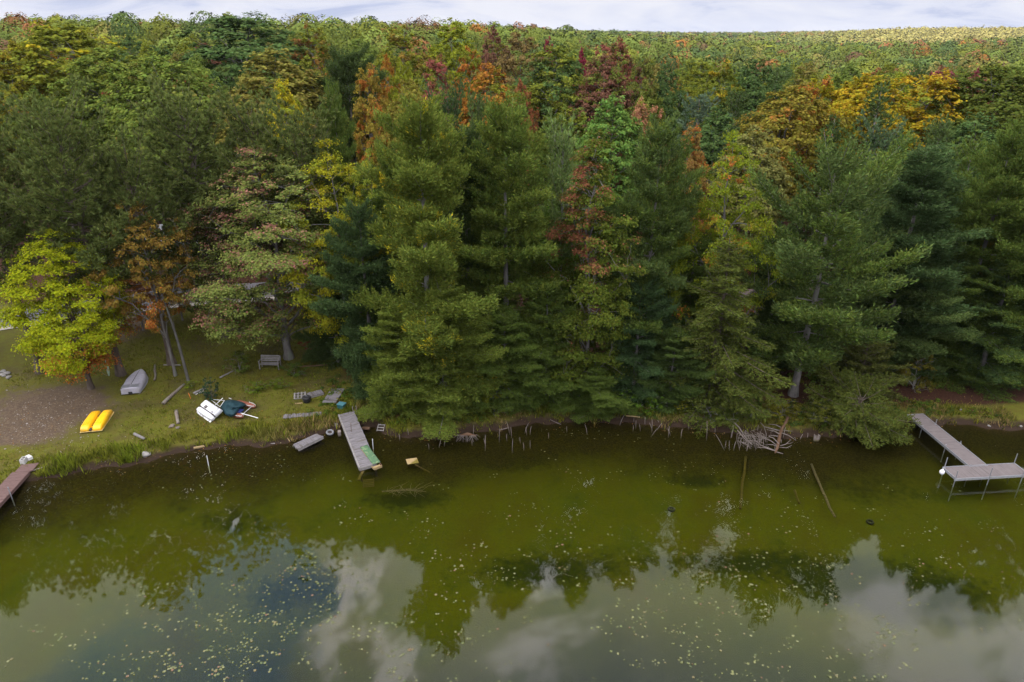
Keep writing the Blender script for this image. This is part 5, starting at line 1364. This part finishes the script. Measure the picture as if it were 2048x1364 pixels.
r = empty('brush_heap', tuple(O_), 0, 'heap of fine grey brushwood left of the fallen dead tree', 'brushwood')
for pts_, rad in (([(350, 130, .6), (470, 240, .5), (570, 400, .3), (700, 560, .0)], .05), ([(370, 200, .5), (320, 440, .0)], .03), ([(440, 300, .4), (560, 440, .25), (640, 520, .05)], .03)):
    MB().tube([W3(*p) - O_ for p in pts_], np.linspace(rad, rad * .5, len(pts_)), 6).build('branch', M['drift'], r)
m = MB()
for k in range(150):
    x0, y0 = g_.uniform(420, 950), g_.uniform(300, 560); a_ = g_.normal(.5, .8); l_ = g_.uniform(60, 220)
    if (x0 - 680) ** 2 / 300 ** 2 + (y0 - 430) ** 2 / 150 ** 2 > 1: continue
    z_ = g_.uniform(0.02, .38)
    m.tube([W3(x0, y0, z_) - O_, W3(x0 + l_ * .5 * math.cos(a_), y0 + l_ * .5 * math.sin(a_), z_ + g_.normal(.03, .05)) - O_, W3(x0 + l_ * math.cos(a_) + g_.normal(0, 10), y0 + l_ * math.sin(a_), max(z_ + g_.normal(-.05, .1), -.05)) - O_], [.010, .008, .005], 4)
m.build('twigs', M['drift'], r)
# dead sticks in the shallows
def c3(x, y): return 740 + x / 4.655, 760 + y / 4.655
ST = [((965, 420), (962, 520)), ((1073, 510), (1072, 640)), ((1272, 390), (1302, 492)), ((1206, 450), (1203, 560)), ((1476, 400), (1442, 478)), ((1502, 432), (1490, 492)), ((1330, 545), (1324, 660)), ((662, 545), (642, 612)),
      ((345, 452), (360, 522)), ((270, 500), (276, 552)), ((950, 548), (950, 592)), ((1060, 545), (1078, 600)), ((1270, 500), (1275, 548)), ((1310, 440), (1318, 520)), ((2000, 410), (2022, 490)), ((1660, 490), (1662, 525)), ((1830, 430), (1834, 470)), ((1450, 440), (1460, 495)), ((1395, 530), (1400, 570)), ((700, 560), (690, 600)), ((540, 590), (548, 625)), ((1425, 580), (1432, 635)), ((1490, 560), (1492, 620))]
sticks = [(c3(*a), c3(*b)) for a, b in ST]
def c4(x, y): return 1180 + x / 4.452, 760 + y / 4.452
sticks += [(c4(*a), c4(*b)) for a, b in (((305, 310), (262, 400)), ((392, 335), (392, 375)), ((490, 330), (490, 395)), ((553, 350), (550, 450)), ((600, 430), (545, 490)), ((705, 410), (700, 495)), ((880, 375), (882, 435)), ((822, 435), (812, 500)), ((960, 365), (962, 405)), ((1045, 340), (1040, 520)),
            ((1110, 410), (1114, 465)), ((1275, 400), (1255, 500)), ((1118, 480), (1200, 610)), ((1240, 540), (1245, 610)), ((1300, 545), (1280, 610)), ((1212, 540), (1205, 590)), ((1408, 560), (1395, 615)), ((1478, 560), (1475, 610)), ((1895, 480), (1868, 525)), ((690, 430), (720, 480)), ((440, 390), (452, 440)), ((410, 360), (408, 420)), ((385, 400), (384, 440)), ((600, 360), (612, 395)), ((1940, 470), (1938, 510)), ((1500, 400), (1492, 465)), ((530, 380), (560, 440)), ((640, 385), (600, 430)))]
for i, (a, b) in enumerate(sticks):
    xb, yb = at_z(*b, 0.0)
    zb = max(hz(xb, yb), -.02)
    # the upper end: stands up from the foot, leaning as seen
    dep = yb
    xt, zt = at_y(*a, yb + .05)
    zt = min(zt, 1.3)
    o = MB().tube([(0, 0, -.15), ((xt - xb) * .5 + .02 * math.sin(i), .02, zb + (zt - zb) * .5), (xt - xb, .05, max(zt, zb + .12))], [.024, .020, .010], 6).build('dead_stick', M['drift'], None, True)
    o.location = (xb, yb, 0)
    tag(o, 'thin pale dead stick standing up out of the shallows along the bank', 'stick', 'dead sticks standing in the shallows')
c, yaw, Ln = span(c3(1210, 462), c3(1290, 446), .35)
o = MB().tube([(-Ln / 2, 0, .33), (Ln / 2, 0, .37)], .022, 6).build('dead_stick', M['drift'], None); o.location = (c[0], c[1], 0); o.rotation_euler[2] = yaw
tag(o, 'pale stick lying level across two standing sticks like a rail', 'stick')
x, y = at_z(935, 873, .1)
r = empty('root_clump', (x, y, .05), 0, 'reddish clump of dead roots at the water edge under the tallest white pine', 'roots')
MB().tube([(-.5, 0, .1), (0, .05, .2), (.55, 0, .1)], [.08, .13, .06], 8).build('stump', M['orange_wood'], r, True)
g_ = np.random.default_rng(3); m = MB()
for k in range(26):
    x0 = g_.uniform(-.6, .6); a_ = g_.uniform(0, 6.28); m.tube([(x0, 0, .15), (x0 + .2 * math.cos(a_), .15 * math.sin(a_) - .1, .18), (x0 + .45 * math.cos(a_), .35 * math.sin(a_) - .15, -.05)], [.022, .016, .008], 5)
m.build('roots', M['drift'], r)
r = empty('root_clump', (*at_z(1633, 878, .05), 0.0), 0, 'whitish dead stump standing in the water right of the fallen dead tree', 'roots')
for k in range(6): MB().tube([(.05 * k - .13, 0, -.1), (.09 * k - .2, .03 * (k % 3), .42 - .07 * (k % 3))], [.05, .02], 6).build('prong', M['drift'], r)

# ------------------------------------------------------------------ cabins, road
def cabin(name, x, y, w, d, wall_h, rise, yaw, label, roof, wall, trim, z=None, over=.45, windows=()):
    zg = hz(x, y) if z is None else z
    r = empty(name, (x, y, zg), yaw, label, 'house')
    m = MB().box((0, 0, wall_h / 2 - .2), (w, d, wall_h + .4)); 
    for sx in (-1, 1): m.add([(sx * w / 2, -d / 2, wall_h), (sx * w / 2, d / 2, wall_h), (sx * w / 2, 0, wall_h + rise * d / (d + 2 * over))], [(0, 1, 2) if sx > 0 else (2, 1, 0)])
    m.build('wall', M[wall], r)
    hw = w / 2 + over; hd = d / 2 + over; sl = rise / hd; ez = wall_h + .02 
    for sg in (-1, 1):
        q = MB().add([(-hw, sg * hd, ez - .0), (hw, sg * hd, ez - .0), (hw, 0, ez + rise), (-hw, 0, ez + rise), (-hw, sg * hd, ez + .10), (hw, sg * hd, ez + .10), (hw, 0, ez + rise + .10), (-hw, 0, ez + rise + .10)],
                     [(0, 1, 2, 3), (7, 6, 5, 4), (0, 4, 5, 1), (1, 5, 6, 2), (2, 6, 7, 3), (3, 7, 4, 0)])
        f = q.build('roof', M[roof], r)
        MB().box((0, sg * (hd + .025), ez + .04), (2 * hw + .1, .05, .20)).build('fascia', M[trim], f)
    for wx, wz, ww, wh in windows:
        f = MB().box((wx, -d / 2 - .02, wz), (ww + .16, .05, wh + .16)).build('window', M[trim], r)
        MB().box((wx, -d / 2 - .05, wz), (ww, .02, wh)).build('pane', M['glass'], f)
    MB().box((w * .3, -d / 2 - .02, .95), (.9, .05, 1.95)).build('door', M[trim], r)
    return r
cabin('lake_cabin', 22.0, 51.5, 8.2, 7, 2.5, 1.9, .05, 'brown-roofed cabin with white eaves hidden behind the broad grey-green pine', 'roof_brown', 'wall_dark', 'white_paint', windows=((-2.4, 1.5, 1.4, 1.1), (0, 1.5, 1.4, 1.1)))
cabin('lake_cabin', -5.6, 58.0, 8.0, 7, 2.6, 2.0, -.03, 'dark brown cabin hidden behind the two tallest white pines', 'roof_brown', 'wall_dark', 'wall_dark', windows=((-2.4, 1.5, 1.2, 1.0), (.3, 1.5, 1.2, 1.0)))
cabin('bungalow', -36.5, 71.0, 10.5, 6, 2.1, 1.3, .10, 'low bungalow with a pale metal roof behind the yellow-green lawn maple', 'roof_pale', 'wall_dark', 'wall_dark', windows=((-3, 1.3, 1.3, .9), (0, 1.3, 1.3, .9)))
x, y = -3.0, 53.2
o = MB().add([(-.8, -.5, 0), (.8, -.5, 0), (.9, .5, 0), (-.8, .6, 0), (-.5, -.25, .7), (.5, -.3, .75), (.55, .25, .72), (-.5, .3, .68)], [(4, 5, 6, 7), (0, 1, 5, 4), (1, 2, 6, 5), (2, 3, 7, 6), (3, 0, 4, 7)]).build('tarp', M['blue_tarp'], None, True)
o.location = (x, y, hz(x, y)); tag(o, 'dark blue tarp bundle under the pines by the hidden dark brown cabin', 'tarp')
RP = [(-420, 690), (-200, 664), (0, 640), (130, 622), (240, 606), (340, 594), (440, 585), (560, 578), (700, 572)]
cl_ = np.array([on_ground(*p) for p in RP]); tt = np.linspace(0, len(RP) - 1, 60)
cx2 = np.stack([np.interp(tt, range(len(RP)), cl_[:, j]) for j in range(2)], 1)
dd = nrm(np.gradient(cx2, axis=0)); nn_ = np.stack([-dd[:, 1], dd[:, 0]], 1)
def ribbon(name, offs, lift, mat):
    V = []
    for i in range(len(cx2)):
        for o_ in offs:
            p = cx2[i] + nn_[i] * o_; V.append((p[0], p[1], hz(*p) + lift))
    k = len(offs); F = [(i * k + j, (i + 1) * k + j, (i + 1) * k + j + 1, i * k + j + 1) for i in range(len(cx2) - 1) for j in range(k - 1)]
    o = MB().add(V, F).build(name, M[mat]); return tag(o, kind='structure')
ribbon('road', [-1.9, -.9, 0, .9, 1.9], .05, 'road')
ribbon('road_shoulder', [-2.7, -2.3, -1.92], .045, 'sand')
# ------------------------------------------------------------------ grass, stones in the dirt, lily pads
def mat_blades():
    m, nt, nodes, L = new_mat('grass_blade')
    col = attr(nt, 'tone').outputs['Vector']
    d = N(nt, 'ShaderNodeBsdfDiffuse'); L.new(col, d.inputs[0])
    t = N(nt, 'ShaderNodeBsdfTranslucent'); L.new(col, t.inputs[0])
    mx = N(nt, 'ShaderNodeMixShader'); mx.inputs[0].default_value = .3
    L.new(d.outputs[0], mx.inputs[1]); L.new(t.outputs[0], mx.inputs[2]); out(nt, mx.outputs[0])
    return m
M['blade'] = mat_blades()
def vnoise(x, y, s, seed):
    g = np.random.default_rng(seed); t = g.uniform(0, 1, (64, 64))
    xi, yi = x / s, y / s; x0, y0 = np.floor(xi).astype(int), np.floor(yi).astype(int); fx, fy = xi - x0, yi - y0
    fx, fy = fx * fx * (3 - 2 * fx), fy * fy * (3 - 2 * fy)
    q = lambda a, b: t[a % 64, b % 64]
    return (q(x0, y0) * (1 - fx) + q(x0 + 1, y0) * fx) * (1 - fy) + (q(x0, y0 + 1) * (1 - fx) + q(x0 + 1, y0 + 1) * fx) * fy
def gmask(x, y, px, py, rx, ry):
    cx, cy_ = at_z(px, py, .3); return np.exp(-((x - cx) / rx) ** 2 - ((y - cy_) / ry) ** 2)
def grass():
    g = np.random.default_rng(12)
    n = 520000
    x = g.uniform(-37, 34, n); y = g.uniform(30, 60, n)
    s = y - shore_y(x)
    dirt = gmask(x, y, 110, 825, 4.6, 3.6) * 1.3 + gmask(x, y, 30, 880, 3, 1.3) + .9 * gmask(x, y, 270, 665, 2.6, 4.5) + gmask(x, y, -200, 800, 6, 5)
    duff = sst(3.0, 6.5, s) * sst(-15, -11, x) + gmask(x, y, 760, 770, 1.8, 1.2) + 1.2 * gmask(x, y, 1920, 795, 7, 1.3) + sst(56, 60, y) + gmask(x, y, 1590, 800, 2.5, 1)
    nz = vnoise(x, y, 1.3, 1); nz2 = vnoise(x, y, .35, 2); nz3 = vnoise(x, y, 3.5, 3)
    p = (1 - np.clip(dirt * 1.5 + (nz - .5) * .9, 0, 1)) * (1 - np.clip(duff + (nz - .5) * .5, 0, .97)) * sst(.1, .9, s + (nz2 - .5) * 1.2 + (nz - .5) * 1.2) * (.35 + .65 * nz2)
    tall = (1 - sst(1.2, 2.8, s)) * (.5 + nz)
    tall = tall * (1 - .45 * sst(-9, -6, x)) * (.1 + 1.6 * vnoise(x, y, .9, 14))
    p = p * (.45 + .75 * np.clip(tall, 0, 1.2))
    k = g.uniform(0, 1, n) < p
    x, y, s, nz, nz2, nz3, tall = x[k], y[k], s[k], nz[k], nz2[k], nz3[k], tall[k]
    n = len(x); z = height(x, y)
    h = (.07 + .08 * nz2 + .34 * tall * g.uniform(.4, 1.1, n)) * g.uniform(.6, 1.3, n)
    a = g.uniform(0, 6.28, n); lean = g.uniform(.2, .8, n)
    d = np.stack([np.cos(a) * lean, np.sin(a) * lean, np.ones(n)], 1) * h[:, None]
    b = a + g.normal(1.57, .5, n); w = (.014 + .012 * nz2) * (1 + h)
    sd = np.stack([np.cos(b) * w, np.sin(b) * w, np.zeros(n)], 1)
    q = kites(np.stack([x, y, z - .01], 1), d, sd, .35)
    green = np.array([.120, .150, .014]); olive = np.array([.150, .128, .018]); straw = np.array([.21, .145, .060]); dark = np.array([.070, .080, .012])
    c = olive * (1 - nz3)[:, None] + green * nz3[:, None]
    bright = sst(.5, .75, nz)[:, None] * np.clip(tall, 0, 1)[:, None]
    c = c * (1 - .5 * bright) + np.array([.13, .19, .012]) * .5 * bright
    st = (sst(.40, .66, vnoise(x, y, 1.7, 9)) * np.clip(1.1 - s / 4.5, 0, 1) * sst(-20, -12, x)).clip(0, 1)[:, None] * (g.uniform(0, 1, (n, 1)) < .85)
    c = c * (1 - st) + straw * st
    c = np.where(g.uniform(0, 1, (n, 1)) < .25, dark, c) * g.uniform(.6, 1.35, (n, 1))
    print('GRASS', n)
    o = link('grass', quad_mesh('grass', q, M['blade'], {'tone': c})); tag(o, 'rough lawn grass and tall bank grass along the shore', 'grass', kind='stuff')
grass()
def low_growth():
    """leafy weeds and ferns of the wood's edge: too many to count"""
    g = np.random.default_rng(77); Q, C = [], []
    n0 = 2600
    x = g.uniform(-14, 34, n0); y = shore_y(x) + g.uniform(.7, 9, n0)
    duff = 1.2 * gmask(x, y, 1920, 795, 7, 1.3) + gmask(x, y, 760, 775, 2.2, 1.5) + gmask(x, y, 1590, 800, 2, 1) + gmask(x, y, 700, 870, 1.5, 2)
    k = (vnoise(x, y, 2.1, 5) + g.normal(0, .12, n0) > .42) & (g.uniform(0, 1, n0) > duff * 1.3); x, y = x[k], y[k]
    z = height(x, y); m = 46
    R_ = g.uniform(.16, .38, len(x)); v = nrm(g.normal(0, 1, (len(x), m, 3)) + np.array([0, 0, .5])); v[..., 2] = abs(v[..., 2])
    ctr = np.stack([x, y, z + .03], 1)[:, None, :] + v * R_[:, None, None] * g.uniform(.5, 1, (len(x), m, 1)) * np.array([1, 1, .9])
    nn = nrm(v * .6 + g.normal(0, .5, v.shape) + np.array([0, 0, .6])); d = nrm(np.cross(nn, g.normal(0, 1, nn.shape))); s = np.cross(d, nn); l = g.uniform(.06, .14, (len(x), m, 1))
    q = kites((ctr - d * l * .5).reshape(-1, 3), (d * l).reshape(-1, 3), (s * l * .45).reshape(-1, 3))
    base = np.array([[.07, .11, .016], [.10, .115, .016], [.055, .085, .018], [.13, .13, .018], [.12, .07, .03]])[g.choice(5, len(x), p=[.35, .25, .22, .12, .06])]
    c = np.repeat(base, m, 0) * g.uniform(.6, 1.35, (len(q), 1))
    o = link('undergrowth', quad_mesh('undergrowth', q, M['blade'], {'tone': c})); tag(o, 'low leafy weeds and ferns at the foot of the shore trees', 'undergrowth', kind='stuff')
low_growth()
def fallen_leaves():
    g = np.random.default_rng(55); n = 9000
    x = g.uniform(-34, 34, n); y = shore_y(x) + np.abs(g.normal(0, 6, n)) + g.uniform(-1.2, .6, n)
    k = vnoise(x, y, 1.6, 21) + g.normal(0, .15, n) > .45; x, y = x[k], y[k]; n = len(x)
    z = np.maximum(height(x, y), .0) + .02 + .05 * g.uniform(0, 1, n) * (y - shore_y(x) > .5)
    nn = nrm(g.normal(0, .3, (n, 3)) + np.array([0, 0, 1])); d = nrm(np.cross(nn, g.normal(0, 1, (n, 3)))); s = np.cross(d, nn); l = g.uniform(.04, .10, (n, 1))
    c = np.array([[.20, .10, .03], [.25, .17, .06], [.12, .06, .03], [.30, .14, .03], [.22, .19, .10]])[g.choice(5, n, p=[.25, .25, .25, .1, .15])] * g.uniform(.6, 1.2, (n, 1))
    o = link('fallen_leaves', quad_mesh('fallen_leaves', kites(np.stack([x, y, z], 1) - d * l * .5, d * l, s * l * .4), M['blade'], {'tone': c})); tag(o, 'fallen autumn leaves scattered over lawn, bank and shallows', 'fallen leaves', kind='stuff')
fallen_leaves()
def pebbles():
    g = np.random.default_rng(8); V, F = [], []
    m = MB()
    for k in range(520):
        px, py = g.normal(95, 70), g.normal(840, 42)
        if py < 765 or py > 925 or px < -60 or px > 330: continue
        x, y, z = on_ground(px, py)
        s = g.uniform(.012, .045) * (1.8 if g.uniform() < .12 else 1)
        a = g.uniform(0, 6.28, 6) * .15 + np.arange(6) * 1.047
        top = [(x + s * .7 * math.cos(t), y + s * .5 * math.sin(t), z + s * .5) for t in a]; bot = [(x + s * math.cos(t) * g.uniform(.8, 1.2), y + s * .8 * math.sin(t), z - .01) for t in a]
        m.add(bot + top, [tuple(range(6, 12))] + [(i, (i + 1) % 6, (i + 1) % 6 + 6, i + 6) for i in range(6)])
    o = m.build('pebbles', mat_rough('pale_pebbles', (.15, .125, .105), (.34, .30, .27), 3, .9, .1, coords='Object')); tag(o, 'pale pebbles and chips scattered over the bare dirt', 'pebbles', kind='stuff')
pebbles()
# lily pads
PADC = [(620, 1120, 70, 36, 150), (560, 1160, 80, 36, 110), (420, 1230, 130, 60, 330), (520, 1290, 90, 60, 200), (330, 1330, 120, 40, 170), (130, 1300, 90, 45, 60), (1080, 1100, 110, 45, 70), (1250, 1080, 140, 50, 110), (1400, 1120, 110, 60, 110), (1560, 1090, 150, 55, 150),
        (1530, 1190, 130, 50, 130), (1350, 1270, 70, 60, 140), (1400, 1330, 120, 40, 120), (1700, 1180, 140, 60, 120), (1650, 1290, 170, 50, 110), (850, 1180, 90, 60, 80), (780, 1290, 90, 50, 90), (950, 1320, 120, 40, 70), (1850, 1260, 130, 70, 80), (1900, 1130, 120, 60, 50), (700, 1090, 260, 60, 60), (1150, 1180, 160, 80, 70), (1180, 950, 200, 25, 40), (260, 960, 160, 20, 25), (450, 930, 60, 18, 40), (860, 885, 60, 10, 20), (1180, 870, 110, 8, 40)]
g = np.random.default_rng(31); P = []
for cx, cy_, rx, ry, n in PADC:
    k = 0
    while k < n:
        bx2, by2 = g.normal(cx, rx * 1.2), g.normal(cy_, ry * 1.15)
        for _ in range(g.integers(1, 8)):
            P.append((bx2 + g.normal(0, 11), by2 + g.normal(0, 7))); k += 1
P = np.array(P); xy = np.array([at_z(a, b, 0.0) for a, b in P])
ok = (shore_y(xy[:, 0]) - xy[:, 1] > .5) & (P[:, 1] < 1460)
P, xy = P[ok], xy[ok]
rad = (.024 + .042 * g.uniform(0, 1, len(P)) ** 1.8) * np.where(P[:, 1] < 1000, .9, 1.0)
vis = (P[:, 1] < 1364) & (P[:, 0] > 0) & (P[:, 0] < 2048)
size = rad / np.hypot(xy[:, 1], CAM_H) * vis
order = np.argsort(-size)
PC = [(.085, .09, .026), (.11, .11, .042), (.072, .085, .024), (.10, .08, .03), (.12, .06, .032), (.05, .066, .02)]
def mat_pad():
    m, nt, nodes, L = new_mat('lily_pad')
    oi = N(nt, 'ShaderNodeObjectInfo'); tn = attr(nt, 'tone').outputs['Vector']
    pos = N(nt, 'ShaderNodeNewGeometry').outputs['Position']
    c = mixc(nt, 1.0, oi.outputs['Color'], tn, 'MULTIPLY')
    c = mixc(nt, maprange(nt, noise(nt, 14, 3, .6, pos), .45, .7, 0, .4), c, (.10, .09, .03))
    out(nt, principled(nt, c, .45, spec=.35))
    return m
M['pad'] = mat_pad()
def pad_v(r_, n=9, notch=.45, wob=None):
    a = np.linspace(notch / 2, 2 * np.pi - notch / 2, n)
    return np.concatenate([[[0, 0, 0]], np.stack([np.cos(a) * r_, np.sin(a) * r_, np.full(n, .004)], 1)])
shapes = []
for k in range(4):
    v = pad_v(1.0, 11); v[1:, :2] *= g.uniform(.9, 1.08, (11, 1)); v[1:, 2] = g.uniform(-.01, .05, 11)
    me = bpy.data.meshes.new('lily_pad'); me.from_pydata(v.tolist(), [], [(0, i, i + 1) for i in range(1, 11)]); me.materials.append(M['pad'])
    at = me.attributes.new('tone', 'FLOAT_VECTOR', 'FACE'); at.data.foreach_set('vector', np.ones(30, dtype=np.float32)); me.update(); shapes.append(me)
for i in order[:298]:
    o = link('lily_pad', shapes[g.integers(0, 4)]); s = float(rad[i]); o.scale = (s, s, s); o.location = (xy[i, 0], xy[i, 1], .008); o.rotation_euler[2] = g.uniform(0, 6.28)
    o.color = (*np.array(PC[g.choice(6, p=[.3, .25, .2, .13, .05, .07])]) * g.uniform(.8, 1.25), 1)
    tag(o, 'small round lily pad floating in the nearer part of the lake', 'lily pad', 'lily pads floating in the nearer part of the lake')
V, F, T = [], [], []
for i in order[298:]:
    v = pad_v(rad[i], 8); a = g.uniform(0, 6.28); c, s = math.cos(a), math.sin(a)
    b = len(V); V += [(xy[i, 0] + p[0] * c - p[1] * s, xy[i, 1] + p[0] * s + p[1] * c, .006 + p[2]) for p in v]; F += [(b, b + k, b + k + 1) for k in range(1, 8)]
    T += [np.array(PC[g.choice(6, p=[.3, .25, .2, .13, .05, .07])]) * g.uniform(.8, 1.25)] * 7
me = bpy.data.meshes.new('lily_pads'); me.from_pydata(V, [], F); me.materials.append(M['pad']); at = me.attributes.new('tone', 'FLOAT_VECTOR', 'FACE'); at.data.foreach_set('vector', np.array(T, dtype=np.float32).ravel()); me.update()
o = link('lily_pads', me); tag(o, 'scattered lily pads farther out, too many to count', 'lily pads', kind='stuff')
print('PADS', len(P))
# ------------------------------------------------------------------ the air: a thin even haze
def haze(density):
    m, nt, nodes, L = new_mat('haze')
    v = N(nt, 'ShaderNodeVolumePrincipled')
    v.inputs['Color'].default_value = (0.80, 0.86, 0.95, 1); v.inputs['Density'].default_value = density; v.inputs['Anisotropy'].default_value = 0.2
    o = nt.nodes.new('ShaderNodeOutputMaterial'); L.new(v.outputs[0], o.inputs['Volume'])
    b = MB().box((0, 2090, 31), (8200, 4500, 70))
    tag(b.build('haze', m), 'thin pale haze over the lake and the wood', 'haze', kind='stuff')
haze(0.00004)
cy.volume_bounces = 0
